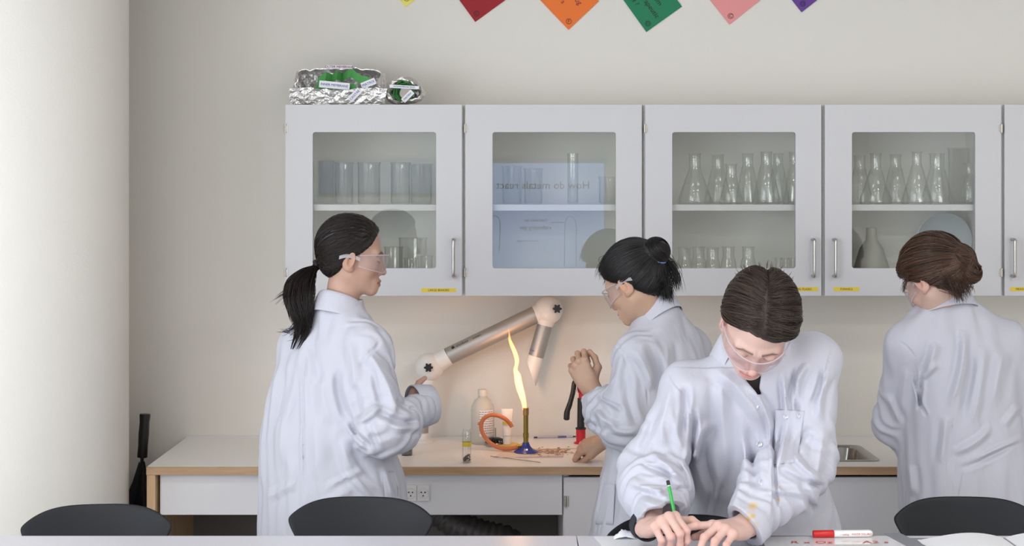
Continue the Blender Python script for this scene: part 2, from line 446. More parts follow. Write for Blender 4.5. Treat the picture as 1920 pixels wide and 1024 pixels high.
# ------------------------------------------------------------------ wall bench
CT = 0.904; CF, CB = 4.76, RY1 - 0.002                  # worktop height, front, back
BX0, BX1 = -1.160, 2.6
SKX0, SKX1, SKY0, SKY1 = 0.74, 1.185, 4.875, 5.165      # sink cut-out
wt = thing('worktop', 'long pale laminate worktop with a beech front edge along the wall', 'worktop', ((BX0 + BX1) / 2, CF, CT - 0.025))
m = MB()
zt0 = CT - 0.024
m.box(BX0, SKX0, CF + 0.012, CB, zt0, CT).box(SKX1, BX1, CF + 0.012, CB, zt0, CT).box(SKX0, SKX1, CF + 0.012, SKY0, zt0, CT).box(SKX0, SKX1, SKY1, CB, zt0, CT)
m.build('slab', M['worktop'], wt)
MB().box(BX0, BX1, CF, CF + 0.012, zt0 - 0.001, CT - 0.0005).build('front_edging', M['wood'], wt, bevel=0.001)
MB().box(BX0, BX1, CB - 0.004, CB, CT, CT + 0.003).build('wall_seal', M['panel'], wt)

base = thing('bench_end_unit', 'open bench unit with a white front board and beech end panel', 'bench', (-0.5, CF, 0))
MB().box(BX0 + 0.001, BX0 + 0.028, CF + 0.003, CB, 0, zt0 - 0.001).build('end_panel', M['woodv'], base, bevel=0.001)
fx1 = (1054 - CX) * 4.8 / F_PX
fz0 = EYE - (965 - HOR) * 4.8 / F_PX
MB().box(BX0 + 0.036, fx1, CF + 0.035, CF + 0.053, fz0, zt0 - 0.002).build('front_board', M['panel'], base, bevel=0.001)
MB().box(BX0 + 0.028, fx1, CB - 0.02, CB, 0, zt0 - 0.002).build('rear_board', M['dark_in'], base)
MB().box(BX0 + 0.2, fx1 - 0.25, CF + 0.2, CF + 0.23, fz0 - 0.012, fz0 + 0.02).build('cross_rail', mat('rail_brown', (92, 62, 50), 0.6), base)
# sockets in the front board
so = thing('double_socket', 'white double wall socket in the bench front board', 'socket', ((787 - CX) * 4.79 / F_PX, CF + 0.034, EYE - (925 - HOR) * 4.79 / F_PX))
sy = CF + 0.035
for pxc in (770, 793.5):
    xc = (pxc - CX) * 4.79 / F_PX; zc = EYE - (925 - HOR) * 4.79 / F_PX
    s_ = MB().box(xc - 0.0195, xc + 0.0195, sy - 0.006, sy, zc - 0.026, zc + 0.026).build('socket_plate', M['white_pl'], so, bevel=0.002)
    MB().lathe([(0.0165, 0), (0.0165, 0.0018), (0.0150, 0.0018), (0.0150, 0)], (xc, sy - 0.006, zc), 28, (0, -1, 0), closed=True).build('socket_ring', M['panel'], s_, smooth=40)
    h = MB()
    for dx, dz in ((-0.006, 0.003), (0.006, 0.003), (0, -0.008)): h.cyl((xc + dx, sy - 0.0085, zc + dz), (xc + dx, sy - 0.004, zc + dz), 0.0022, n=10)
    h.build('socket_hole', M['ink'], s_)
# flexible duct and pipe in the knee space
dp = bez([(-0.30, 5.12, 0.80), (-0.27, 5.10, 0.72), (-0.20, 5.08, 0.66), (-0.10, 5.08, 0.62), (0.0, 5.1, 0.58), (0.04, 5.12, 0.45), (0.05, 5.15, 0.2), (0.05, 5.18, 0.0)], 14)
m = MB(); m.tube(dp, [0.047 + 0.005 * math.sin(i * 2.1) for i in range(len(dp))], 16)
tag(m.build('drain_duct', mat('duct_grey', (84, 80, 78), 0.45, 0.3, noise=0.2, nscale=20), smooth=True, origin=dp[-1]), 'grey ribbed flexible duct hanging in the dark knee space of the bench', 'pipe')
dp2 = bez([(-0.22, 5.2, 0.80), (-0.17, 5.2, 0.70), (-0.08, 5.2, 0.66), (0.02, 5.2, 0.64)], 10)
hb = thing('bench_bracket', 'dark metal hook bracket under the bench front board beside the grey duct', 'bracket', (0.04, 5.05, 0.745))
MB().tube(bez([(0.10, 5.05, 0.752), (0.10, 5.05, 0.735), (0.085, 5.05, 0.728), (0.0, 5.05, 0.728), (-0.012, 5.05, 0.738), (-0.012, 5.05, 0.752)], 6), 0.004, 8).build('hook', M['black_pl'], hb)
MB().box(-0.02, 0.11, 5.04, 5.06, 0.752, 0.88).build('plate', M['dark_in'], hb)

# base cabinets right of the knee space
bx = fx1 + 0.003
labs = ['grey-white base cupboard beside the open knee space of the bench', 'grey-white base cupboard under the steel sink', 'grey-white base cupboard behind the chair by the open notebook', 'grey-white base cupboard under the worktop past the picture edge']
for k in range(4):
    x0, x1 = bx + k * 0.6, bx + k * 0.6 + 0.6
    t = thing('base_cabinet', labs[k], 'cabinet', ((x0 + x1) / 2, CF + 0.03, 0), 'base cupboards under the worktop')
    c = MB().box(x0, x0 + 0.018, CF + 0.05, CB, 0.08, zt0 - 0.002).box(x1 - 0.018, x1 - 0.001, CF + 0.05, CB, 0.08, zt0 - 0.002)
    c.box(x0, x1 - 0.001, CF + 0.05, CB, 0.08, 0.098).box(x0, x1 - 0.001, CB - 0.01, CB, 0.08, zt0 - 0.002).box(x0, x1 - 0.001, CF + 0.09, CB, 0, 0.08)
    c.build('carcass', M['panel'], t)
    d = MB().box(x0 + 0.002, x1 - 0.003, CF + 0.031, CF + 0.049, 0.1, zt0 - 0.014).build('door', M['panel'], t, bevel=0.001)
    zc = EYE - (940 - HOR) * 4.79 / F_PX
    MB().cyl((x0 + 0.006, CF + 0.026, zc - 0.016), (x0 + 0.006, CF + 0.026, zc + 0.016), 0.005, n=10).box(x0 + 0.004, x0 + 0.016, CF + 0.026, CF + 0.031, zc - 0.016, zc + 0.016).build('hinge', M['hinge'], d)
    MB().box(x1 - 0.06, x1 - 0.045, CF + 0.012, CF + 0.031, 0.62, 0.75).build('handle', M['steel'], d, bevel=0.003)
# sink
sk = thing('sink', 'stainless steel sink set into the worktop behind the front student', 'sink', ((SKX0 + SKX1) / 2, (SKY0 + SKY1) / 2, CT))
def rr(x0, x1, y0, y1, r, n=6):
    p = []
    for cx, cy, a0 in ((x1 - r, y1 - r, 0), (x0 + r, y1 - r, 90), (x0 + r, y0 + r, 180), (x1 - r, y0 + r, 270)):
        for k in range(n + 1):
            a = math.radians(a0 + 90 * k / n); p.append((cx + r * math.cos(a), cy + r * math.sin(a)))
    return p
rings = []
for (g, r, z) in ((0.012, 0.03, CT + 0.0005), (0.012, 0.03, CT + 0.0025), (-0.004, 0.03, CT + 0.003), (-0.012, 0.035, CT - 0.004), (-0.02, 0.04, CT - 0.14), (-0.05, 0.05, CT - 0.165)):
    rings.append([(x, y, z) for x, y in rr(SKX0 - g, SKX1 + g, SKY0 - g, SKY1 + g, r)])
v = [p for rg in rings for p in rg]; n = len(rings[0]); f = []
for k in range(len(rings) - 1):
    for i in range(n): f.append((k * n + i, k * n + (i + 1) % n, (k + 1) * n + (i + 1) % n, (k + 1) * n + i))
f.append(tuple((len(rings) - 1) * n + i for i in range(n)))
MB().add(v, f).build('basin', M['chrome'], sk, smooth=50)
MB().lathe([(0.025, 0), (0.025, 0.003), (0.018, 0.003), (0.016, 0.001)], ((SKX0 + SKX1) / 2, (SKY0 + SKY1) / 2, CT - 0.165), 24).build('drain', M['steel'], sk, smooth=40)
# ------------------------------------------------------------------ question cards on the wall
rng = random.Random(7)
def card(name_rgb, tip, ang, size, label, letter, texts, ink):
    """tip: pixel of the lowest corner, ang: tilt of the lower right edge in degrees"""
    D = RY1 - 0.004
    p = W(tip[0], tip[1], D)
    a = math.radians(ang); ux = Vector((math.cos(a), 0, math.sin(a))); uz = Vector((-math.sin(a), 0, math.cos(a)))
    m = mat('card_' + name_rgb[0], name_rgb[1], 0.75, noise=0.03, nscale=12)
    o = tag(MB().prism([(0, 0), (size, 0), (size, size), (0, size)], p, ux, uz, Vector((0, 0.0022, 0))).build('question_card', m, origin=p), label, 'card', 'question cards hung across the wall')
    q = p + (ux + uz) * 0.0215 + Vector((0, -0.0006, 0))
    mk = MB()
    mk.lathe([(0.0100, 0), (0.0100, 0.0005), (0.0085, 0.0005), (0.0085, 0)], q, 24, (0, -1, 0), closed=True)
    mk.add(*text_geo(letter, 0.0165, q + Vector((0, -0.0002, 0)), (1, 0, 0), (0, 0, 1)))
    mk.build('corner_mark', M['ink'], o)
    w = MB()
    # handwriting runs down along the lower left edge
    for body, du, dv, sz in texts:
        w.add(*text_geo(body, sz, p + ux * du + uz * dv + Vector((0, -0.0006, 0)), -uz, ux, align='CENTER', shear=0.15))
    if texts: w.build('handwriting', ink, o)
card(('yellow', (236, 228, 110)), (760, 13), 36, 0.15, 'pale yellow card with only its lowest corner in view above the cabinets', 'C', [], M['ink'])
card(('red', (158, 34, 42)), (891, 41), 36, 0.15, 'dark red card hanging by its corner on the wall', 'C', [('how does', 0.105, 0.07, 0.022)], M['ink'])
card(('orange', (240, 122, 52)), (1066, 56), 43.5, 0.15, 'bright orange card with dark red handwriting on the wall', 'F', [('drug', 0.095, 0.062, 0.026), ('? is a', 0.055, 0.105, 0.024)], M['ink_red'])
card(('green', (34, 128, 88)), (1212, 60), 35.6, 0.156, 'dark green card with black handwriting on the wall', 'D', [('therapeutic', 0.063, 0.078, 0.026), ('system', 0.098, 0.085, 0.026), ('how', 0.135, 0.10, 0.026), ('it ?', 0.03, 0.112, 0.024)], M['ink'])
card(('pink', (234, 152, 152)), (1368, 46), 38.5, 0.15, 'salmon pink card with purple handwriting on the wall', 'C', [('long', 0.105, 0.072, 0.026), ('out ?', 0.07, 0.092, 0.026)], mat('purple_ink', (150, 60, 120), 0.7))
card(('purple', (104, 66, 148)), (1503, 23), 38, 0.15, 'purple card hanging highest at the right of the row of cards', 'O', [], M['ink'])

# ------------------------------------------------------------------ foil models on the cabinet
def crumple(mb, o, ux, uy, un, nx, ny, jit, th=0.003, warp=None, seed=0):
    r = random.Random(seed)
    o = Vector(o); ux = Vector(ux); uy = Vector(uy); un = Vector(un)
    v = []
    for side in (0, 1):
        for i in range(nx + 1):
            for j in range(ny + 1):
                p = o + ux * (i / nx) + uy * (j / ny)
                if warp: p = p + warp(i / nx, j / ny)
                rr_ = random.Random(seed * 7919 + i * 101 + j)
                d = rr_.uniform(-jit, jit)
                p = p + un * (d + side * th) + ux.normalized() * rr_.uniform(-jit, jit) * 0.6 + uy.normalized() * rr_.uniform(-jit, jit) * 0.6
                v.append(p)
    n = (nx + 1) * (ny + 1); f = []
    for s in (0, 1):
        for i in range(nx):
            for j in range(ny):
                a = s * n + i * (ny + 1) + j; b = a + ny + 1
                if (i + j) % 2: f += [(a, b, b + 1), (a, b + 1, a + 1)]
                else: f += [(a, b, a + 1), (b, b + 1, a + 1)]
    for i in range(nx):
        for j in (0, ny):
            a = i * (ny + 1) + j; f.append((a, a + ny + 1, a + ny + 1 + n, a + n))
    for j in range(ny):
        for i in (0, nx):
            a = i * (ny + 1) + j; f.append((a, a + 1, a + 1 + n, a + n))
    return mb.add(v, f)
FD = 5.07
def FW(px, py, dy=0.0): 
    p = W(px, py, FD); p.y += dy; return p
fz = CZ1
s5 = F_PX / FD
fm = thing('foil_model', 'long crumpled foil tray model with green folded paper and small paper tags on the cabinet', 'model', ((632 - CX) / s5, FD + 0.06, fz))
X0, X1 = (546 - CX) / s5, (716 - CX) / s5
m = MB()
zt = EYE - (124 - HOR) / s5
crumple(m, (X0 + 0.005, FD, fz + 0.005), (X1 - X0 - 0.01, 0, 0), (0, 0.13, 0), (0, 0, 1), 20, 8, 0.002, seed=1)                       # bottom
crumple(m, (X0 + 0.004, FD + 0.12, fz + 0.004), (X1 - X0 - 0.008, 0, 0), (0, 0.012, zt - fz - 0.004), (0, 1, 0), 26, 11, 0.0045, seed=2, warp=lambda a, b: Vector((0, 0, -0.012 * abs(2 * a - 1) ** 6 * b)))  # back
crumple(m, (X0, FD, fz + 0.005), (0, 0.13, 0), (0.004, 0, (zt - fz) * 0.9), (1, 0, 0), 10, 10, 0.004, seed=3, warp=lambda a, b: Vector((0.02 * b * (1 - a) - 0.008 * math.sin(b * 3.1), 0, -0.035 * (1 - a) ** 2 * b)))
crumple(m, (X1 - 0.004, FD, fz + 0.005), (0, 0.13, 0), (0, 0, (zt - fz) * 0.86), (1, 0, 0), 10, 10, 0.004, seed=4, warp=lambda a, b: Vector((-0.012 * b * (1 - a) + 0.008 * math.sin(b * 3.1), 0, -0.05 * (1 - a) ** 2 * b)))
crumple(m, (X0 - 0.004, FD - 0.004, fz + 0.004), (X1 - X0 + 0.014, 0, 0), (0, -0.012, 0.052), (0, -1, 0), 26, 6, 0.0035, seed=5, warp=lambda a, b: Vector((0.01 * b * (2 * a - 1) if a > 0.5 else 0, 0, 0.004 * math.sin(a * 9))))   # front lip
crumple(m, (X0 + 0.016, FD + 0.13, zt - 0.012), (X1 - X0 - 0.03, 0, 0), (0, -0.055, 0.008), (0, 0, 1), 24, 4, 0.004, seed=6, warp=lambda a, b: Vector((0, 0, -0.01 * abs(2 * a - 1) ** 4)))          # top roll
m.build('foil_tray', M['foil'], fm)
def ribbon(path, h, lean, th=0.0012):
    mb = MB(); n = len(path); v = []
    for p in path:
        p = Vector(p)
        v += [p, p + Vector((lean[0], lean[1], h)), p + Vector((0, th, 0)), p + Vector((lean[0], lean[1] + th, h))]
    f = []
    for i in range(n - 1):
        a = 4 * i; b = a + 4
        f += [(a, b, b + 1, a + 1), (a + 2, a + 3, b + 3, b + 2), (a + 1, b + 1, b + 3, a + 3), (a, a + 2, b + 2, b)]
    f += [(0, 1, 3, 2), (4 * n - 4, 4 * n - 2, 4 * n - 1, 4 * n - 3)]
    return mb.add(v, f)
gp = [FW(592, 165, 0.02), FW(597, 156, 0.03), FW(607, 149, 0.045), FW(616, 152, 0.075), FW(628, 147, 0.05), FW(636, 150, 0.08), FW(648, 145, 0.045), FW(656, 142, 0.06), FW(664, 150, 0.045), FW(674, 156, 0.035), FW(688, 160, 0.028), FW(694, 166, 0.02)]
ribbon(gp, 0.030, (0.002, 0.012)).build('folded_green_paper', M['green_paper'], fm)
ribbon([FW(590, 172, 0.012), FW(604, 166, 0.018), FW(630, 168, 0.010), FW(655, 168, 0.016), FW(668, 171, 0.008)], 0.022, (0, 0.004)).build('folded_green_paper', M['green_paper'], fm)
def paper_tag(px0, py0, px1, py1, hgt, text, ink, parent, dy, size):
    a = FW(px0, py0, dy); b = FW(px1, py1, dy); u = (b - a); L_ = u.length; u.normalize(); w = Vector((-u.z, 0, u.x)); h = hgt / s5
    o = MB().prism([(0, -h / 2), (L_, -h / 2), (L_, h / 2), (0, h / 2)], a, u, w, Vector((0, 0.0008, 0))).build('paper_tag', M['paper'], parent)
    MB().add(*text_geo(text, size, a + u * L_ / 2 + Vector((0, -0.0008, 0)), u, w)).build('tag_lettering', ink, o)
paper_tag(599, 157.5, 656, 163, 13, 'INNER MEMBRANE', M['ink_blue'], fm, -0.008, 0.0112)
paper_tag(678, 162, 704, 151.5, 12, 'MATRIX', M['ink_blue'], fm, -0.006, 0.0125)
paper_tag(657, 189, 676, 169, 12, 'CRISTAE', M['ink_blue'], fm, -0.022, 0.0115)
paper_tag(606, 122, 657, 122.5, 7, 'OUTER MEMBRANE', M['ink_red'], fm, 0.07, 0.0112)
fm2 = thing('foil_model', 'small round foil ball model with green paper rings inside on the cabinet', 'model', ((760 - CX) / s5, FD + 0.05, fz))
c0 = FW(758, 170, 0.0); m = MB(); n1, n2 = 22, 9
v = []; f = []
for i in range(n1):
    a = 2 * math.pi * i / n1
    for j in range(n2):
        b = 2 * math.pi * j / n2
        r = random.Random(i * 31 + j); jj = 0.0045
        R_ = 0.0455 * (1 + 0.10 * math.cos(a * 3 + 1)) + 0.011 * math.cos(b); 
        v.append((c0.x + R_ * math.cos(a) * 1.08 + r.uniform(-jj, jj) + 0.006 * math.cos(a), c0.y + 0.045 + 0.045 * math.sin(b) + r.uniform(-jj, jj), max(fz + 0.001, c0.z + R_ * math.sin(a) * 0.86 + r.uniform(-jj, jj))))
for i in range(n1):
    for j in range(n2):
        a, b, c, d = i * n2 + j, ((i + 1) % n1) * n2 + j, ((i + 1) % n1) * n2 + (j + 1) % n2, i * n2 + (j + 1) % n2
        f += [(a, b, c), (a, c, d)]
m.add(v, f).build('foil_ring', M['foil'], fm2)
crumple(MB(), (c0.x - 0.04, c0.y + 0.075, c0.z - 0.037), (0.08, 0, 0), (0, 0, 0.074), (0, 1, 0), 8, 8, 0.003, seed=21).build('foil_back', M['foil'], fm2)
for k, (r0, r1, dy) in enumerate(((0.039, 0.030, 0.022), (0.033, 0.022, 0.034))):
    MB().lathe([(r0, 0), (r0 - 0.0015, 0), (r1, 0.03), (r1 + 0.0015, 0.03)], (c0.x - 0.004 + 0.004 * k, c0.y + dy, c0.z - 0.002), 7 + 2 * k, (0.1, 1, 0.15), closed=True).build('green_paper_ring', M['green_paper'], fm2)
MB().lathe([(0.020, 0), (0.020, 0.002)], (c0.x + 0.001, c0.y + 0.04, c0.z - 0.006), 14, (0, -1, 0)).build('paper_disc', M['paper_dirty'], fm2)
paper_tag(731, 162, 786, 165, 6, 'INTERMEMBRANE SPACE', M['ink_blue'], fm2, -0.012, 0.0065)
paper_tag(756, 190, 774, 172, 10, 'MATRIX', M['ink_blue'], fm2, -0.014, 0.0095)

# ------------------------------------------------------------------ glassware in the wall cabinets
def beaker(t, r, h, lip=True):
    w = 0.0016
    pr = [(0.0001, 0.0), (r - 0.004, 0.0), (r, 0.005), (r, h - 0.006), (r + (0.003 if lip else 0.001), h), (r + (0.0015 if lip else 0), h + 0.001), (r - w, h - 0.007), (r - w, 0.007), (r - 0.005, 0.004), (0.0001, 0.004)]
    MB().lathe(pr, t.location, 36).build('glass_wall', M['glassware'], t, smooth=50)
def flask(t, r, h, rn, hn):
    w = 0.0016
    pr = [(0.0001, 0), (r - 0.006, 0), (r, 0.007), (r - 0.002, 0.016), (rn + 0.004, h - hn - 0.012), (rn, h - hn), (rn, h - 0.004), (rn + 0.003, h), (rn + 0.001, h + 0.001), (rn - w, h - 0.005), (rn - w, h - hn), (rn + 0.003, h - hn - 0.013), (r - 0.005, 0.016), (r - 0.008, 0.006), (0.0001, 0.005)]
    MB().lathe(pr, t.location, 36).build('glass_wall', M['glassware'], t, smooth=50)
def gl(kind, px, ytop, wpx, D, low, label, group, **k):
    """a piece of glassware standing on the shelf (or the cabinet floor) with its rim at pixel row ytop"""
    z0 = (CZ0 + 0.018 if low else SHELF_T) + 0.0006
    s = F_PX / D
    p = W(px, 0, D); z1 = EYE - (ytop - HOR) / s
    t = thing({'b': 'beaker', 'f': 'conical_flask', 'c': 'measuring_cylinder'}[kind], label, {'b': 'beaker', 'f': 'flask', 'c': 'cylinder'}[kind], (p.x, D, z0), group)
    h = z1 - z0; r = wpx / 2 / s
    if kind == 'f': flask(t, r, h, k.get('neck', 20) / 2 / s, k.get('hn', 0.035))
    else: beaker(t, r, h, kind == 'b')
    return t
G1 = 'glassware in the cabinet marked LARGE BEAKERS'
gl('b', 606, 302, 40, 5.24, 0, 'tall glass beaker nearest the hinge side of the LARGE BEAKERS cabinet, upper shelf', G1)
gl('b', 645, 305, 34, 5.10, 0, 'tall narrow glass beaker with bright streaks, upper shelf behind the dark-haired student', G1)
gl('b', 692, 305, 42, 5.12, 0, 'middle tall glass beaker of the upper shelf of the LARGE BEAKERS cabinet', G1)
gl('b', 751, 305, 36, 5.10, 0, 'tall glass beaker with two bright streaks at the right of the LARGE BEAKERS upper shelf', G1)
gl('b', 790, 308, 40, 5.24, 0, 'faint glass beaker at the back right of the LARGE BEAKERS upper shelf', G1)
gl('b', 774, 446, 52, 5.16, 1, 'wide glass beaker on the lower shelf right of the dark-haired student', G1)
gl('b', 738, 463, 34, 5.10, 1, 'small glass beaker just past the goggles of the dark-haired student', G1)
gl('b', 770, 484, 24, 5.07, 1, 'low glass beaker in front of the wide beaker, lower shelf', G1)
gl('b', 797, 480, 28, 5.08, 1, 'low glass beaker at the right end of the LARGE BEAKERS lower shelf', G1)
G2 = 'glassware in the second cabinet'
gl('c', 1074, 288, 20, 5.10, 0, 'tall slim glass cylinder standing alone before the mirrored writing', G2)
gl('b', 1141, 332, 36, 5.14, 0, 'short wide glass beaker at the right end of the shelf beside the slim cylinder', G2)
gl('b', 960, 312, 36, 5.22, 0, 'faint tall glass beaker at the left of the mirrored writing', G2)
gl('b', 1000, 316, 34, 5.24, 0, 'faint tall glass beaker behind the mirrored word metals', G2)
G3 = 'conical flasks in the third cabinet'
def fl(px, yt, w, D, low, label, g, neck, hn=0.035): gl('f', px, yt, w, D, low, label, g, neck=neck, hn=hn)
fl(1303, 288, 66, 5.10, 0, 'large conical flask nearest the hinge of the CONICAL FLASKS cabinet, upper shelf', G3, 22, .05)
fl(1346, 290, 54, 5.25, 0, 'large conical flask standing behind the short one, upper shelf', G3, 22, .045)
fl(1371, 308, 46, 5.085, 0, 'short conical flask standing in front of the taller ones, upper shelf', G3, 20, .04)
fl(1402, 288, 48, 5.25, 0, 'tall conical flask at the back just right of the short flask', G3, 20, .04)
fl(1437, 285, 54, 5.09, 0, 'tall graduated conical flask at the front right of the middle of the upper shelf', G3, 20, .04)
fl(1459, 288, 46, 5.25, 0, 'tall conical flask half hidden behind the graduated one', G3, 18, .04)
fl(1490, 285, 44, 5.10, 0, 'tall conical flask cut by the right edge of the CONICAL FLASKS glass', G3, 20, .04)
for i, (px, yt, w_, D, lb) in enumerate(((1283, 465, 38, 5.12, 'leftmost small flask on the lower shelf beside the hair bun'), (1310, 463, 38, 5.21, 'second small flask from the hair bun on the lower shelf'), (1336, 465, 38, 5.12, 'third small flask from the hair bun on the lower shelf'),
        (1366, 463, 42, 5.21, 'small conical flask with bright neck above the front student'), (1403, 463, 42, 5.12, 'small conical flask right of the bright-necked one above the front student'))):
    fl(px, yt, w_, D, 1, lb, G3, 22, .035)
for i, (px, lb) in enumerate(((1459, 'tiny beaker, leftmost of the three at the lower right of the flask cabinet'), (1472, 'tiny beaker, middle of the three at the lower right of the flask cabinet'), (1485, 'tiny beaker, rightmost of the three at the lower right of the flask cabinet'))):
    gl('b', px, 484, 12, 5.1, 1, lb, G3)
G4 = 'glassware in the FUNNELS cabinet'
fl(1612, 292, 50, 5.2, 0, 'conical flask cut by the left edge of the FUNNELS glass', G4, 20, .04)
fl(1642, 288, 62, 5.1, 0, 'conical flask with a wide neck near the left of the FUNNELS upper shelf', G4, 20, .05)
fl(1679, 290, 54, 5.27, 0, 'faint conical flask at the back of the FUNNELS upper shelf', G4, 20, .04)
fl(1719, 285, 58, 5.08, 0, 'tall narrow-necked conical flask in the middle of the FUNNELS upper shelf', G4, 17, .04)
fl(1757, 288, 60, 5.17, 0, 'conical flask right of the tall narrow-necked one in the FUNNELS cabinet', G4, 27, .05)
gl('b', 1803, 278, 48, 5.28, 0, 'large tall glass beaker at the right end of the FUNNELS upper shelf', G4)
fl(1817, 306, 36, 5.09, 0, 'small conical flask in front of the large tall beaker', G4, 14, .035)
M['funnel'] = mat('grey_plastic_funnel', (150, 148, 138), 0.45, noise=0.05)
t = thing('funnel', 'grey plastic funnel standing upside down on the lower shelf of the FUNNELS cabinet', 'funnel', W(1634, 0, 5.15).xy.to_3d() + Vector((0, 0, CZ0 + 0.0186)))
MB().lathe([(0.066, 0), (0.066, 0.02), (0.060, 0.07), (0.040, 0.135), (0.020, 0.165), (0.018, 0.205), (0.015, 0.205), (0.017, 0.163), (0.037, 0.133), (0.057, 0.07), (0.063, 0.02), (0.063, 0)], t.location, 32, closed=True).build('cone', M['funnel'], t, smooth=50)
M['basin'] = mat('pale_blue_plastic', (178, 190, 198), 0.5, noise=0.03)
p = W(1770, 0, 5.27); zb = CZ0 + 0.0186
MB_ = MB().lathe([(0.0001, 0), (0.06, 0.0), (0.092, 0.02), (0.098, 0.035), (0.095, 0.036), (0.088, 0.023), (0.058, 0.006), (0.0001, 0.006)], (p.x, 5.30, zb + 0.0985 + 0.060), 40, (0, -1, 0.0))
bo = thing('plastic_bowl', 'round pale blue bowl stood on its edge behind the bowed student with the messy bun', 'bowl', (p.x, 5.3, zb))
MB_.build('bowl_shell', M['basin'], bo, smooth=50)
MB().box(p.x - 0.07, p.x + 0.07, 5.262, 5.33, zb, zb + 0.06).build('bowl_stand', M['basin'], bo, bevel=0.004)

# ------------------------------------------------------------------ things on the worktop
def WT(px, D): 
    p = W(px, 0, D); return Vector((p.x, D, CT))
def star(mb, c, r, dep, n=6):
    pts = []
    for i in range(n * 6):
        a = 2 * math.pi * i / (n * 6); q = r * (0.80 + 0.20 * math.cos(n * a)); pts.append((q * math.cos(a), q * math.sin(a)))
    return mb.prism(pts, c, (1, 0, 0), (0, 0, 1), Vector((0, -dep, 0)))
AD = 5.26; sA = F_PX / AD
fb = WT(791, AD)
arm = thing('extraction_arm', 'white and silver jointed extraction arm rising from the worktop over the flame', 'extraction arm', fb)
def AW(px, py, dy=0): 
    p = W(px, py, AD); p.y += dy; return p
MB().lathe([(0.040, 0), (0.040, 0.006), (0.026, 0.012), (0.025, 0.030), (0.0235, 0.031)], fb, 32).build('base_flange', M['white_pl'], arm, smooth=40)
jA = AW(805, 689); jB = AW(1029, 581)
lo = MB().tube([fb + Vector((0, 0, 0.02)), fb + Vector((0.002, 0, 0.09))], 0.0225, 24).build('lower_tube', M['alu'], arm, smooth=40)
MB().lathe([(0.0225, 0.0), (0.0245, 0.002), (0.028, 0.12), (0.030, 0.165)], fb + Vector((0.002, 0, 0.09)), 24, jA - fb - Vector((0.002, 0, 0.09))).build('post_sleeve', M['white_pl'], arm, smooth=40)
MB().ball(jA, 0.0505, 32).build('joint_ball', M['white_pl'], arm, smooth=True)
d = (jB - jA).normalized()
a0 = AW(841, 668); a1 = AW(1004, 590)
MB().lathe([(0.045, 0), (0.036, 0.03), (0.0325, 0.06), (0.0320, (a0 - jA).length)], jA, 28, a0 - jA).build('joint_sleeve', M['white_pl'], arm, smooth=40)
tb = MB().tube([a0, a1], 0.0308, 32).build('long_tube', M['alu'], arm, smooth=40)
nrm = Vector((-d.z, 0, d.x))
mk = MB(); mk.add(*text_geo('\u25cf alsident', 0.0155, a0 + d * 0.055 + nrm * 0.021 + Vector((0, -0.0243, 0)), d, nrm)); mk.add(*text_geo('system', 0.012, a0 + d * 0.12 + nrm * 0.021 + Vector((0, -0.0243, 0)), d, nrm))
mk.build('tube_lettering', M['ink'], tb)
MB().lathe([(0.0325, 0), (0.0335, 0.02), (0.044, 0.045)], a1, 28, jB - a1).build('joint_sleeve', M['white_pl'], arm, smooth=40)
MB().ball(jB, 0.0495, 32).build('joint_ball', M['white_pl'], arm, smooth=True)
n0 = AW(1021.5, 610); n1 = AW(1005, 668); n2 = AW(996, 699)
dn = (n1 - n0).normalized()
MB().lathe([(0.042, 0), (0.034, 0.03), (0.0285, (n0 - jB).length)], jB, 28, n0 - jB).build('joint_sleeve', M['white_pl'], arm, smooth=40)
sh = MB().tube([n0, n1], 0.0270, 32).build('nozzle_tube', M['alu'], arm, smooth=40)
mk = MB(); mk.add(*text_geo('alsident', 0.010, n1 - dn * 0.022 + Vector((-0.012, -0.0242, 0)), Vector((1, 0, -0.25)), Vector((0.25, 0, 1)))); mk.build('tube_lettering', M['ink_blue'], sh)
# nozzle: hollow tube cut on the slant
m = MB(); v = []; f = []; n = 28
ex = Vector((dn.z, 0, -dn.x)) * -1   # across, in the picture plane
if ex.x < 0: ex = -ex
ey = Vector((0, 1, 0))
for rr_, top in ((0.0285, 0), (0.0285, 1), (0.0265, 1), (0.0265, 0)):
    for i in range(n):
        a = 2 * math.pi * i / n
        off = ex * (rr_ * math.cos(a)) + ey * (rr_ * math.sin(a))
        ln = (0.010 + 0.0 if not top else 0.062 + 0.040 * math.cos(a)) if top else 0.0
        v.append(n1 + off + dn * ln)
for k in range(4):
    for i in range(n):
        j = (i + 1) % n; k2 = (k + 1) % 4
        f.append((k * n + i, k * n + j, k2 * n + j, k2 * n + i))
m.add(v, f).build('nozzle', M['white_pl'], arm, smooth=40)
for c in (AW(805, 686, -0.047), AW(1044, 577, -0.044)):
    k = star(MB(), c, 0.0165, 0.016).build('star_knob', M['black_pl'], arm, bevel=0.001)
    MB().cyl(c + Vector((0, 0.008, 0)), c, 0.006, n=12).build('knob_shaft', M['black_pl'], k)

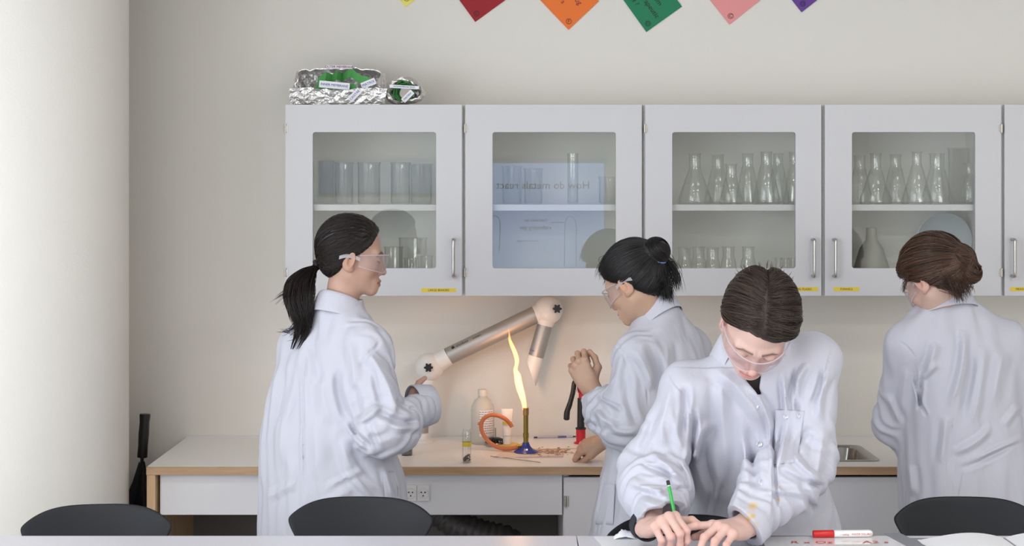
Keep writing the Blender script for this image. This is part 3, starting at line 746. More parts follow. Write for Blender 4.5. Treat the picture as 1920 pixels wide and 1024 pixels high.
# bunsen burner, flame, hose
BD = 5.035; sB = F_PX / BD
bp = WT(986, BD)
bu = thing('bunsen_burner', 'lit burner with a blue foot and brass tube on the worktop', 'burner', bp)
MB().lathe([(0.0405, 0), (0.0410, 0.003), (0.036, 0.0065), (0.024, 0.012), (0.016, 0.020), (0.0115, 0.030), (0.0105, 0.034), (0.0, 0.034)], bp, 40).build('foot', M['blue'], bu, smooth=40)
MB().cyl(bp + Vector((-0.030, 0, 0.021)), bp + Vector((-0.008, 0, 0.024)), 0.006, n=14).build('gas_inlet', M['brass'], bu, smooth=40)
MB().cyl(bp + Vector((0.004, -0.020, 0.012)), bp + Vector((0.003, -0.026, 0.014)), 0.003, n=10).build('screw', M['steel'], bu)
b_ = MB().lathe([(0.0082, 0.034), (0.0082, 0.128), (0.0072, 0.128), (0.0072, 0.034)], bp, 24, closed=True).build('burner_tube', M['brass'], bu, smooth=40)
MB().lathe([(0.0098, 0.126), (0.0098, 0.150), (0.0080, 0.150), (0.0080, 0.126)], bp, 24, closed=True).build('burner_collar', mat('brass_collar', (176, 138, 84), 0.4, 0.7), b_, smooth=40)
MB().lathe([(0.0095, 0.05), (0.0095, 0.065), (0.0078, 0.065), (0.0078, 0.05)], bp, 24, closed=True).build('air_ring', M['brass'], b_, smooth=40)
# flame: a glowing gas, brighter where thicker
fm_ = bpy.data.materials.new('flame_gas'); fm_.use_nodes = True
nt = fm_.node_tree; nt.nodes.remove(nt.nodes['Principled BSDF'])
em = nt.nodes.new('ShaderNodeEmission'); em.inputs['Color'].default_value = (1.0, 0.38, 0.08, 1); em.inputs['Strength'].default_value = 200.0
nt.links.new(em.outputs[0], nt.nodes['Material Output'].inputs['Volume'])
FP = [(984, 770, 4.4), (982.5, 756, 5.6), (979, 742, 7.2), (975, 729, 8.2), (972, 716, 8.4), (970, 704, 7.6), (966.5, 694, 4.8), (968.5, 684, 4.2), (969, 674, 5.0), (965, 660, 5.0), (959, 646, 4.4), (955.5, 636, 3.0), (955, 627, 1.8), (953, 615, 0.3)]
fp = bez([W(a, b, BD) for a, b, r in FP], 5)
fr = []
for i in range(len(FP) - 1):
    for k in range(5): fr.append(0.86 * (FP[i][2] + (FP[i + 1][2] - FP[i][2]) * k / 5) / sB)
fr.append(FP[-1][2] / sB)
flm = MB().tube(fp, fr, 16).build('flame', fm_, smooth=True, origin=bp + Vector((0, 0, 0.151)))
tag(flm, 'tall wavering orange flame rising from the burner', 'flame')
for (fx, fy, e) in ((973, 712, 0.6), (966, 672, 0.3)):
    pd = bpy.data.lights.new('flame_light', 'POINT'); pd.energy = e; pd.color = (1.0, 0.50, 0.22); pd.shadow_soft_size = 0.02
    po = bpy.data.objects.new('flame_light', pd); COL.objects.link(po); po.location = W(fx, fy, BD); 
def BW(px, py, dy=0):
    p = W(px, py, BD); p.y += dy; return p
hp = bez([BW(972, 838), BW(955, 842.5, 0.01), BW(935, 842, 0.03), BW(918, 834, 0.045), BW(906, 820, 0.05), BW(901.5, 804, 0.05), BW(906, 790, 0.05), BW(918, 783, 0.05), BW(933, 783.5, 0.05), BW(948, 791, 0.055), BW(957, 801, 0.06), BW(960, 806, 0.06)], 8)
hs = MB().tube(hp, 0.0072, 14).build('rubber_hose', M['rubber_or'], smooth=True, origin=bp + Vector((-0.06, 0.03, 0)))
tag(hs, 'orange rubber hose looped upright beside the burner', 'hose')
MB().cyl(BW(902, 798, 0.05), BW(895, 799, 0.05), 0.0045, n=12).build('hose_tip', M['rubber_or'], hs)

# glass vial with granules
p = WT(875, 4.842)
vi = thing('glass_vial', 'small clear glass vial with a yellow label and dark grains', 'vial', p)
MB().lathe([(0.0001, 0), (0.0135, 0), (0.0145, 0.002), (0.0145, 0.098), (0.0125, 0.101), (0.0125, 0.106), (0.0138, 0.1085), (0.0112, 0.1085), (0.0112, 0.100), (0.0132, 0.096), (0.0132, 0.004), (0.0001, 0.004)], p, 28).build('vial_glass', M['glassware'], vi, smooth=50)
MB().lathe([(0.01475, 0.053), (0.01475, 0.067), (0.0146, 0.067), (0.0146, 0.053)], p, 28, closed=True).build('vial_label', M['yellow'], vi, smooth=50)
g_ = MB(); rg = random.Random(3)
for i in range(130):
    a = rg.uniform(0, 6.28); r_ = 0.0118 * math.sqrt(rg.random()); z = 0.005 + rg.random() * (0.010 + 0.014 * (0.5 + 0.5 * math.cos(a - 0.4) * r_ / 0.0118))
    g_.ball((p.x + r_ * math.cos(a), p.y + r_ * math.sin(a), p.z + z), 0.0017, 6)
go = g_.build('dark_grains', mat('dark_grains', (58, 40, 34), 0.7, noise=0.3, nscale=300), vi); go['kind'] = 'stuff'
# sample jar with red lid
p = WT(763, 4.985)
ja = thing('sample_jar', 'small jar with a red lid and yellow label half behind the sleeve', 'jar', p)
MB().lathe([(0.0001, 0), (0.0185, 0), (0.0195, 0.003), (0.0195, 0.053), (0.0178, 0.053), (0.0178, 0.004), (0.0001, 0.004)], p, 28).build('jar_glass', M['glassware'], ja, smooth=50)
MB().lathe([(0.0, 0.0045), (0.0174, 0.0045), (0.0174, 0.026), (0.0, 0.026)], p, 28).build('dark_liquid', mat('dark_liquid', (70, 74, 82), 0.2), ja, smooth=50)
jl = MB().lathe([(0.0198, 0.027), (0.0198, 0.040), (0.0196, 0.040), (0.0196, 0.027)], p, 28, closed=True).build('jar_label', M['yellow'], ja, smooth=50)
MB().add(*text_geo('B 30', 0.0085, p + Vector((0.006, -0.0195, 0.0335)), (1, 0.25, 0), (0, 0, 1))).build('label_lettering', M['ink'], jl)
MB().lathe([(0.0205, 0.051), (0.0205, 0.064), (0.0190, 0.066), (0.0, 0.066)], p, 28).build('red_lid', M['red_pl'], ja, smooth=40)
# translucent bottle
M['milky'] = mat('milky_plastic', (222, 220, 212), 0.35, noise=0.02)
M['milky'].node_tree.nodes['Principled BSDF'].inputs['Alpha'].default_value = 0.62
p = WT(905, 5.22)
bo = thing('plastic_bottle', 'milky plastic bottle with a printed label behind the orange hose', 'bottle', p)
MB().lathe([(0.0001, 0), (0.038, 0), (0.041, 0.004), (0.041, 0.118), (0.038, 0.135), (0.028, 0.152), (0.016, 0.160), (0.015, 0.172), (0.0001, 0.172)], p, 36).build('bottle_body', M['milky'], bo, smooth=40)
MB().lathe([(0.0165, 0.166), (0.0165, 0.186), (0.0150, 0.188), (0.0001, 0.188)], p, 28).build('bottle_cap', mat('pale_cap', (216, 212, 204), 0.4), bo, smooth=40)
v = []; f = []
for i in range(13):
    a = math.radians(-105 + 75 * i / 12)
    for z in (0.030, 0.150 - 0.03): v.append((p.x + 0.0414 * math.cos(a) , p.y + 0.0414 * math.sin(a), p.z + z))
for i in range(12): f.append((2 * i, 2 * i + 2, 2 * i + 3, 2 * i + 1))
lb = MB().add(v, f).build('bottle_label', M['paper'], bo)
mk = MB()
rg = random.Random(5)
for r_ in range(10):                                   # print too small to read: rows of marks
    a_ = -105
    while a_ < -34:
        w2 = rg.uniform(4, 12)
        c_, s_ = math.cos(math.radians(a_ + w2 / 2)), math.sin(math.radians(a_ + w2 / 2))
        mk.obox(p + Vector((0.0416 * c_, 0.0416 * s_, 0.114 - r_ * 0.008)), (-s_, c_, 0), (c_, s_, 0), (0, 0, 1), 0.0414 * math.radians(w2) / 2.4, 0.0002, 0.0011)
        a_ += w2 + rg.uniform(1.5, 3)
mk.build('label_lettering', mat('grey_ink', (130, 122, 120), 0.7), lb)
# tube of cream on its cap, on a yellow dish
p = WT(951, 5.16)
dd = thing('yellow_dish', 'small flat yellow dish under the white cream tube', 'dish', p)
MB().lathe([(0.034, 0), (0.036, 0.004), (0.040, 0.006), (0.040, 0.008), (0.020, 0.008), (0.0001, 0.007)], p, 32).build('dish_body', mat('yellow_plastic', (226, 194, 92), 0.5), dd, smooth=40)
q = p + Vector((0, 0, 0.0085))
ct = thing('cream_tube', 'white cream tube with a yellow band standing on its cap', 'tube', q)
MB().lathe([(0.015, 0), (0.015, 0.028), (0.013, 0.030), (0.0, 0.030)], q, 28).build('cap', M['white_pl'], ct, smooth=40)
v = []; f = []; n = 28
for k in range(9):
    t_ = k / 8; z = 0.030 + 0.090 * t_; rx = 0.0155 + 0.005 * t_; ry = 0.0155 * (1 - t_) ** 0.7 + 0.0012
    for i in range(n):
        a = 2 * math.pi * i / n; v.append((q.x + rx * math.cos(a), q.y + ry * math.sin(a), q.z + z))
for k in range(8):
    for i in range(n): f.append((k * n + i, k * n + (i + 1) % n, (k + 1) * n + (i + 1) % n, (k + 1) * n + i))
f += [tuple(range(n - 1, -1, -1)), tuple(8 * n + i for i in range(n))]
MB().add(v, f).build('tube_body', M['white_pl'], ct, smooth=50)
MB().lathe([(0.0166, 0.068), (0.0170, 0.078), (0.0150, 0.078), (0.0150, 0.068)], q, 28, closed=True).build('yellow_band', M['yellow'], ct, smooth=50)
# round stand with dark fringe and a rod
p = WT(928, 5.17)
st = thing('gas_ring', 'small round metal ring burner with dark fringe and a short rod', 'ring burner', p)
MB().lathe([(0.030, 0), (0.031, 0.006), (0.026, 0.012), (0.010, 0.014), (0.0, 0.014)], p, 32).build('base', M['steel'], st, smooth=40)
m = MB(); m.lathe([(0.018, 0.022), (0.0185, 0.026), (0.012, 0.029), (0.0, 0.029)], p, 28)
for i in range(22):
    a = 2 * math.pi * i / 22; c, s_ = math.cos(a), math.sin(a)
    m.tube([p + Vector((0.016 * c, 0.016 * s_, 0.026)), p + Vector((0.026 * c, 0.026 * s_, 0.022)), p + Vector((0.033 * c, 0.033 * s_, 0.012))], [0.0024, 0.0022, 0.0012], 6)
m.cyl(p + Vector((0, 0, 0.012)), p + Vector((0, 0, 0.024)), 0.012)
m.build('fringed_disc', M['black_pl'], st, smooth=40)
MB().cyl(p + Vector((0, 0, 0.026)), p + Vector((0, 0, 0.062)), 0.0042, n=14).build('rod', M['steel'], st, smooth=40)
# hand shower
p = WT(1089, 5.22); sH = F_PX / 5.22
hsx = thing('hand_shower', 'red and black hand shower with a black lever standing in its holder', 'shower', p)
def HW(px, py, dy=0):
    q = W(px, py, 5.22); q.y += dy; return q
MB().lathe([(0.024, 0), (0.024, 0.004), (0.0165, 0.007), (0.0165, 0.052), (0.013, 0.053), (0.0, 0.053)], p, 28).build('holder', M['red_pl'], hsx, smooth=40)
MB().lathe([(0.0185, 0.050), (0.0185, 0.055), (0.013, 0.056), (0.0125, 0.10), (0.0115, 0.158), (0.0, 0.158)], p, 28).build('grip', M['black_pl'], hsx, smooth=40)
hd = MB().tube(bez([HW(1091, 747), HW(1091, 735), HW(1089, 724), HW(1090, 716)], 6), [0.0115] * 6 + [0.0145] * 6 + [0.013] * 7, 18)
hd.lathe([(0.013, 0), (0.018, 0.012), (0.020, 0.028), (0.014, 0.034), (0.0, 0.034)], HW(1093, 726), 20, (0.8, -0.5, 0.35))
hd.build('head', M['red_pl'], hsx, smooth=40)
MB().tube(bez([HW(1090, 712, -0.004), HW(1083, 712, -0.008), HW(1077, 717, -0.010), HW(1074, 735, -0.012), HW(1068, 757, -0.012), HW(1063, 772, -0.012), HW(1062, 787, -0.012)], 6), [0.005] * 6 + [0.0075] * 6 + [0.0085] * 12 + [0.0095] * 6 + [0.0105] * 6 + [0.0065], 14).build('lever', M['black_pl'], hsx, smooth=True)
MB().cyl(HW(1079.5, 731, -0.022), HW(1079.5, 731, 0.01), 0.003, n=10).build('pivot_pin', M['steel'], hsx)

# papers, rods, splints, spills
def flat(name, pts, z, th, mt, label, cat, group=None):
    poly = [(q[0], q[1]) for q in pts]
    cx = sum(q[0] for q in poly) / len(poly); cy = sum(q[1] for q in poly) / len(poly)
    o = MB().prism(poly, (0, 0, z), (1, 0, 0), (0, 1, 0), Vector((0, 0, th))).build(name, mt, origin=(cx, cy, z))
    return tag(o, label, cat, group) if label else o
def onT(px, py):
    """point of the worktop at a pixel"""
    D = (EYE - CT) * F_PX / (py - HOR); return ((px - CX) * D / F_PX, D)
flat('paper_sheet', [onT(925, 858), onT(1055, 859), onT(1060, 842), onT(950, 841)], CT + 0.0004, 0.0005, M['paper_dirty'], 'white paper sheet with brown stains under the burner', 'paper')
pw = MB(); rg = random.Random(11)
for i in range(110):
    px = rg.gauss(1030, 22); py = rg.gauss(849, 4.0)
    if py < 838 or py > 858 or px < 996 or px > 1075: continue
    x, y = onT(px, py); s_ = rg.uniform(0.0008, 0.0026); a = rg.uniform(0, 3.1)
    pw.obox((x, y, CT + 0.0018), (math.cos(a), math.sin(a), 0), (-math.sin(a), math.cos(a), 0), (0, 0, 1), s_ * rg.uniform(1, 4), s_, 0.0006)
o = pw.build('spilled_powder', mat('brown_powder', (186, 146, 122), 0.8, noise=0.25, nscale=100), origin=(onT(1030, 849) + (CT,)))
tag(o, 'brown powder and crumbs spilled on the paper right of the burner', 'powder'); o['kind'] = 'stuff'
def rod(name, a, b, r, mt, label, cat, group=None, lift=0.0):
    pa = Vector(onT(*a) + (CT + r + 0.001 + lift,)); pb = Vector(onT(*b) + (CT + r + 0.001 + lift,))
    return tag(MB().cyl(pa, pb, r, n=10).build(name, mt, smooth=40, origin=(pa + pb) / 2), label, cat, group)
splint = wood_mat('splint_wood', (196, 160, 110), (216, 184, 134))
rod('thin_rod', (920, 857.5), (1013, 869), 0.0013, mat('grey_rod', (150, 138, 130), 0.5), 'thin grey rod lying slantwise in front of the paper', 'rod', lift=0.0012)
rod('thin_rod', (930, 860.5), (1056, 857.5), 0.0012, mat('pale_rod', (196, 190, 200), 0.3), 'thin pale rod lying along the front edge of the paper', 'rod', lift=0.0015)
rod('wooden_splint', (1062, 849), (1090, 853), 0.0014, splint, 'short wooden splint lying left of the lower hand', 'splint', 'loose wooden splints')
rod('wooden_splint', (1010, 845), (1086, 843), 0.0012, splint, 'long wooden splint lying behind the brown powder', 'splint', 'loose wooden splints', lift=0.001)
rod('wooden_splint', (1098, 857), (1116, 859), 0.0011, splint, 'tiny splint piece lying beside the white coat under the lower hand', 'splint', 'loose wooden splints')
flat('yellow_scrap', [onT(1075, 858.5), onT(1089, 859), onT(1087, 856), onT(1077, 856.5)], CT + 0.0005, 0.001, mat('yellow_scrap', (208, 182, 70), 0.6), 'yellow paper scrap on the worktop near the splints', 'paper scrap')
pn = thing('ballpoint_pen', 'clear ballpoint pen with blue ink lying against the wall behind the burner', 'pen', onT(1040, 822) + (CT,))
pa, pb = Vector(onT(1001, 822.5) + (CT + 0.004,)), Vector(onT(1082, 820.5) + (CT + 0.004,))
dp_ = (pb - pa)
MB().cyl(pa + dp_ * 0.08, pa + dp_ * 0.9, 0.0034, n=10).build('barrel', mat('pen_barrel', (196, 192, 208), 0.3), pn, smooth=40)
MB().cyl(pa, pa + dp_ * 0.08, 0.003, n=10).build('end_cap', mat('pen_blue', (54, 58, 110), 0.4), pn, smooth=40)
MB().cyl(pa + dp_ * 0.55, pa + dp_ * 0.75, 0.0036, n=10).build('grip', mat('pen_grip', (110, 112, 170), 0.4), pn, smooth=40)
MB().cyl(pa + dp_ * 0.9, pb, 0.003, 0.0008, n=10).build('tip', M['black_pl'], pn, smooth=40)

# umbrella leaning in the gap by the column
ub = Vector((-1.325, 5.15, 0.0)); ut = W(272, 776, 5.17)
um = thing('umbrella', 'folded black umbrella standing handle up between the column and the worktop', 'umbrella', ub)
du = (ut - ub); L_ = du.length; du.normalize()
MB().lathe([(0.0165, L_ - 0.150), (0.0175, L_ - 0.146), (0.0165, L_ - 0.11), (0.0180, L_ - 0.07), (0.0165, L_ - 0.03), (0.0185, L_ - 0.008), (0.0178, L_ - 0.001), (0.0, L_)], ub, 24, du).build('handle', M['black_pl'], um, smooth=40)
MB().cyl(ub, ub + du * (L_ - 0.145), 0.0062, n=12).build('shaft', M['black_pl'], um, smooth=40)
v = []; f = []; n = 40; ring = 14
R3 = Vector((0, 0, 1)).rotation_difference(du).to_matrix()
for k in range(ring):
    t_ = k / (ring - 1); h = 0.06 + (L_ - 0.176 - 0.06) * t_
    r0 = 0.006 + 0.052 * math.sin(math.pi * min(1, t_ * 0.93 + 0.05)) ** 0.9 + 0.012 * math.exp(-((t_ - 0.80) / 0.08) ** 2)
    for i in range(n):
        a = 2 * math.pi * i / n
        r_ = r0 * (1 + 0.22 * math.cos(8 * a + 2.2 * t_) + 0.08 * math.sin(3 * a + 5 * t_))
        hh = h + (0.014 * math.cos(8 * a) if k == ring - 1 else 0)
        v.append(ub + R3 @ Vector((r_ * math.cos(a), r_ * math.sin(a), hh)))
for k in range(ring - 1):
    for i in range(n): f.append((k * n + i, k * n + (i + 1) % n, (k + 1) * n + (i + 1) % n, (k + 1) * n + i))
f += [tuple(range(n - 1, -1, -1)), tuple((ring - 1) * n + i for i in range(n))]
MB().add(v, f).build('folded_canopy', M['black_cloth'], um, smooth=50)

# ------------------------------------------------------------------ tables and chairs
TT = 0.960; TY1 = 3.548; TY0 = 2.72; TSEAM = 0.1525
def table(x0, x1, label):
    t = thing('classroom_table', label, 'table', ((x0 + x1) / 2, (TY0 + TY1) / 2, 0), 'white classroom tables')
    MB().box(x0, x1, TY0, TY1, TT - 0.026, TT).build('tabletop', M['table'], t, bevel=0.0015)
    MB().box(x0 + 0.05, x1 - 0.05, TY0 + 0.06, TY0 + 0.09, TT - 0.075, TT - 0.027).box(x0 + 0.05, x1 - 0.05, TY1 - 0.32, TY1 - 0.29, TT - 0.075, TT - 0.027).build('under_frame', M['table_leg'], t)
    for lx in (x0 + 0.08, x1 - 0.08):
        for ly in (TY0 + 0.075, TY1 - 0.305):
            MB().cyl((lx, ly, 0), (lx, ly, TT - 0.027), 0.02, n=16).build('leg', M['table_leg'], t, smooth=40)
table(-1.70, TSEAM - 0.0012, 'bare white table along the lower left of the picture')
table(TSEAM + 0.0012, 2.05, 'white table the front student writes on')

def make_chair(name, label, x, y, yaw, ztop=0.992):
    t = thing(name, label, 'chair', (x, y, 0), 'black shell chairs behind the tables')
    R2 = Matrix.Rotation(yaw, 3, 'Z'); o = Vector((x, y, 0))
    path = [(0.0, 0.992, .186, .0), (-.004, .965, .186, .0), (-.012, .93, .176, .0), (-.026, .87, .146, .0), (-.042, .80, .114, 0), (-.056, .72, .100, 0), (-.072, .66, .112, 0), (-.105, .622, .155, 0), (-.16, .607, .186, 0), (-.25, .612, .196, 0), (-.34, .618, .192, 0), (-.42, .600, .160, 0)]
    nu = 24; v = []; f = []
    P = []
    for i, (py_, pz, w_, _) in enumerate(path):
        row = []
        t_ = i / (len(path) - 1)
        fade = max(0, 1 - i / 3.0)
        for k in range(nu + 1):
            u = -1 + 2 * k / nu
            su = math.copysign(abs(u) ** 0.9, u)
            curve = -0.045 * u * u * max(0, 1 - max(0, i - 5) / 3.0) 
            z = pz - 0.046 * abs(u) ** 3.6 * fade + (0.010 * u * u if i >= 8 else 0)
            yy = py_ + curve + (0.05 * abs(u) ** 4 if i == len(path) - 1 else 0)
            row.append(Vector((w_ * su, yy, z + ztop - 0.992 if i < 7 else z)))
        P.append(row)
    nr = len(P)
    th = 0.010
    vv = []
    for side in (-0.5, 0.5):
        for i in range(nr):
            for k in range(nu + 1):
                a = P[min(i + 1, nr - 1)][k] - P[max(i - 1, 0)][k]; b = P[i][min(k + 1, nu)] - P[i][max(k - 1, 0)]
                nn = a.cross(b).normalized()
                vv.append(o + R2 @ (P[i][k] + nn * th * side))
    n = nr * (nu + 1)
    for s in (0, n):
        for i in range(nr - 1):
            for k in range(nu):
                a = s + i * (nu + 1) + k; f.append((a, a + 1, a + nu + 2, a + nu + 1))
    for i in range(nr - 1):
        for k in (0, nu):
            a = i * (nu + 1) + k; f.append((a, a + nu + 1, a + nu + 1 + n, a + n))
    for k in range(nu):
        for i in (0, nr - 1):
            a = i * (nu + 1) + k; f.append((a, a + 1, a + 1 + n, a + n))
    sh = MB().add(vv, f).build('seat_shell', M['chair'], t, smooth=True)
    ss = sh.modifiers.new('smooth', 'SUBSURF'); ss.levels = 1; ss.render_levels = 2
    for sx, sy in ((-1, -1), (1, -1), (-1, 1), (1, 1)):
        a = o + R2 @ Vector((sx * 0.07, -0.24 + sy * 0.05, 0.600)); b = o + R2 @ Vector((sx * 0.185, -0.24 + sy * 0.20, 0.0))
        c = o + R2 @ Vector((sx * 0.11, -0.24 + sy * 0.09, 0.592))
        MB().tube(bez([a, c, c * 0.9 + b * 0.1, b], 5), 0.0095, 12).build('leg', M['steel'], t, smooth=True)
    MB().tube([o + R2 @ Vector((0.155 * math.cos(a), -0.24 + 0.165 * math.sin(a), 0.22)) for a in [2 * math.pi * i / 32 for i in range(33)]], 0.007, 10).build('foot_ring', M['steel'], t, smooth=True)
    return t
make_chair('shell_chair', 'black shell chair at the bare table, nearest the white column', (187 - CX) * 3.80 / F_PX, 3.80, math.radians(6), 0.985)
make_chair('shell_chair', 'black shell chair in front of the student with the long ponytail', (681 - CX) * 3.86 / F_PX, 3.86, math.radians(-2))
make_chair('shell_chair', 'black shell chair tucked in front of the writing student', (1279 - CX) * 3.655 / F_PX, 3.655, math.radians(-3), 0.99)
make_chair('shell_chair', 'black shell chair by the open notebook, cut by the right picture edge', (1806 - CX) * 3.86 / F_PX, 3.86, math.radians(-3))

# ------------------------------------------------------------------ things on the writing table
def onW(px, py):
    D = (EYE - TT) * F_PX / (py - HOR); return ((px - CX) * D / F_PX, D)
z = TT + 0.0004
flat('worksheet', [onW(1112, 1006.5), onW(1320, 1006.5), onW(1346, 1034), onW(1140, 1036)], z, 0.0006, M['paper'], 'white worksheet under the writing hand', 'paper')
# crumpled tissue
tm = MB(); c = Vector(onW(1172, 1010) + (TT,)); v = []; f = []
for i in range(9):
    for j in range(7):
        r_ = random.Random(i * 17 + j)
        v.append((c.x - 0.026 + 0.052 * i / 8 + r_.uniform(-.002, .002), c.y - 0.015 + 0.03 * j / 6, TT + 0.0016 + 0.017 * math.sin(math.pi * i / 8) * math.sin(math.pi * (j + 0.6) / 7) * (0.6 + 0.8 * r_.random())))
for i in range(8):
    for j in range(6): f.append((i * 7 + j, (i + 1) * 7 + j, (i + 1) * 7 + j + 1, i * 7 + j + 1))
to = tag(tm.add(v, f).build('paper_tissue', M['paper'], smooth=True, origin=c), 'crumpled white tissue by the cuff of the writing hand', 'tissue')
sd = to.modifiers.new('thickness', 'SOLIDIFY'); sd.thickness = 0.0008; sd.offset = 1
M['gloss'] = mat('glossy_white_board', (232, 230, 230), 0.08, coat=0.5)
def board(pts, label, rim):
    poly = [onW(*q) for q in pts]; cx = sum(q[0] for q in poly) / 4; cy = sum(q[1] for q in poly) / 4
    t = thing('mini_whiteboard', label, 'whiteboard', (cx, cy, TT), 'small writing boards on the table')
    MB().prism(poly, (0, 0, TT + 0.0005), (1, 0, 0), (0, 1, 0), Vector((0, 0, 0.003))).build('board_rim', rim, t)
    inn = [(cx + (x - cx) * 0.955, cy + (y - cy) * 0.93) for x, y in poly]
    MB().prism(inn, (0, 0, TT + 0.0036), (1, 0, 0), (0, 1, 0), Vector((0, 0, 0.0006))).build('board_face', M['gloss'], t)
    return t
grey_rim = mat('grey_rim', (128, 130, 136), 0.4)
wb = board([(1418, 1008.5), (1672, 1006.5), (1735, 1046), (1440, 1050)], 'glossy mini whiteboard with red writing under the red marker', grey_rim)
mk = MB()
rc = mat('red_marker_ink', (206, 84, 80), 0.5)
for s_, px, py in (('R x Oz', 1520, 1021), ('A2 s', 1640, 1020.5)):
    x, y = onW(px, py); mk.add(*text_geo(s_, 0.034, (x, y, TT + 0.0044), (1, 0, 0), (0, 1, 0), shear=0.2))
mk.build('board_writing', rc, wb)
dk = flat('dark_sheet', [onW(1446, 1005.6), (onW(1520, 1005.6)), onW(1522, 1008), onW(1448, 1008)], TT + 0.0006, 0.0006, grey_rim, 'thin grey strip lying at the far table edge behind the whiteboard', 'strip')
flat('grey_ruler', [onW(1657, 1004.5), onW(1688, 1004), onW(1760, 1040), onW(1722, 1040)], TT + 0.0042, 0.0012, grey_rim, 'flat grey strip lying between the whiteboard and the notebook', 'ruler')
# marker
mb0 = Vector(onW(1580, 1011) + (TT + 0.0043 + 0.0085,)); ax = Vector((1, 0.05, 0)).normalized()
mkr = thing('marker', 'red-capped white marker lying on the mini whiteboard', 'marker', mb0 - Vector((0, 0, 0.0085)))
def along(t0): return mb0 + ax * (t0 - 0.070)
bd = MB().lathe([(0.0078, 0.046), (0.0082, 0.047), (0.0082, 0.131), (0.0072, 0.137), (0.0045, 0.140), (0.0, 0.140)], mb0 - ax * 0.070, 24, ax).build('barrel', M['white_pl'], mkr, smooth=40)
MB().lathe([(0.0, 0.0), (0.0078, 0.0), (0.0084, 0.002), (0.0088, 0.048), (0.0080, 0.049), (0.0, 0.049)], mb0 - ax * 0.070, 24, ax).build('cap', mat('red_cap', (206, 34, 34), 0.35), mkr, smooth=40)
mk = MB(); tdir = Vector((0, 0, 1))
mk.add(*text_geo('WATER SOLUBLE', 0.0062, along(0.113) + Vector((0, -0.00835, 0.0)), ax, tdir)); mk.add(*text_geo('~ edding', 0.006, along(0.072) + Vector((0, -0.00835, -0.0005)), ax, tdir, shear=0.3))
mk.build('barrel_lettering', rc, bd)
# open notebook
nb = thing('open_notebook', 'open white notebook lying at the right of the table', 'notebook', onW(1880, 1020) + (TT,))
xs = (1886 - CX) * 3.50 / F_PX
def page(sg, label):
    v = []; f = []; n = 22; w_ = 0.205
    for i in range(n + 1):
        t_ = i / n; x = xs + sg * (0.003 + w_ * t_)
        h = 0.0016 + 0.0155 * math.sin(math.pi * min(1, t_ * 1.05)) ** 0.9 * (1 - 0.55 * t_) * 1.15
        for yy in (3.235, 3.515):
            v += [(x, yy + 0.02 * t_ * (-1 if sg < 0 else 0), TT + 0.0012), (x, yy + 0.02 * t_ * (-1 if sg < 0 else 0), TT + 0.0012 + h)]
    for i in range(n):
        a = 4 * i; b = a + 4
        f += [(a, b, b + 2, a + 2), (a + 1, a + 3, b + 3, b + 1), (a, a + 1, b + 1, b), (a + 2, b + 2, b + 3, a + 3)]
    f += [(0, 2, 3, 1), (4 * n, 4 * n + 1, 4 * n + 3, 4 * n + 2)]
    return MB().add(v, f).build('page_block', M['paper'], nb, smooth=30)
page(-1, ''); page(1, '')
MB().box(xs - 0.225, xs + 0.215, 3.222, 3.520, TT + 0.0002, TT + 0.0012).build('cover', grey_rim, nb)
# ------------------------------------------------------------------ figure modelling: distance fields turned into meshes
f32 = np.float32
def V3(*a): return np.array(a, dtype=f32)
def nrm3(v): v = np.asarray(v, dtype=np.float64); return (v / np.linalg.norm(v)).astype(f32)
def smin(a, b, k):
    h = np.clip(0.5 + 0.5 * (b - a) / k, 0, 1); return b + (a - b) * h - k * h * (1 - h)
def smax(a, b, k): return -smin(-a, -b, k)
def sph(P, c, r): return np.linalg.norm(P - V3(*c), axis=1) - r
def ell(P, c, r, R=None):
    q = P - V3(*c)
    if R is not None: q = q @ R
    r = V3(*r); k0 = np.linalg.norm(q / r, axis=1); k1 = np.linalg.norm(q / (r * r), axis=1) + 1e-9
    return np.where(k0 < 1e-4, -r.min(), k0 * (k0 - 1) / k1)
def cone(P, a, b, ra, rb):
    a = np.asarray(a, f32); b = np.asarray(b, f32); ab = b - a; L2 = float(ab @ ab) + 1e-12
    t = np.clip(((P - a) @ ab) / L2, 0, 1)
    return np.linalg.norm(P - a - t[:, None] * ab, axis=1) - (ra + (rb - ra) * t)
def chain(P, pts, rs, k=0.02):
    d = None
    for i in range(len(pts) - 1):
        c = cone(P, pts[i], pts[i + 1], rs[i], rs[i + 1]); d = c if d is None else smin(d, c, k)
    return d
def plane(P, c, n): return (P - np.asarray(c, f32)) @ nrm3(n)
def rot_xyz(rx, ry, rz):
    return np.array(Euler((math.radians(rx), math.radians(ry), math.radians(rz))).to_matrix(), dtype=f32)
def cr_dense(keys, n=10):
    """Catmull-Rom through rows of numbers"""
    K = np.array(keys, dtype=np.float64); out = []
    for i in range(len(K) - 1):
        p0, p1, p2, p3 = K[max(i - 1, 0)], K[i], K[i + 1], K[min(i + 2, len(K) - 1)]
        for j in range(n):
            t = j / n; out.append(0.5 * ((2 * p1) + (p2 - p0) * t + (2 * p0 - 5 * p1 + 4 * p2 - p3) * t * t + (3 * p1 - p0 - 3 * p2 + p3) * t ** 3))
    out.append(K[-1]); return np.array(out)
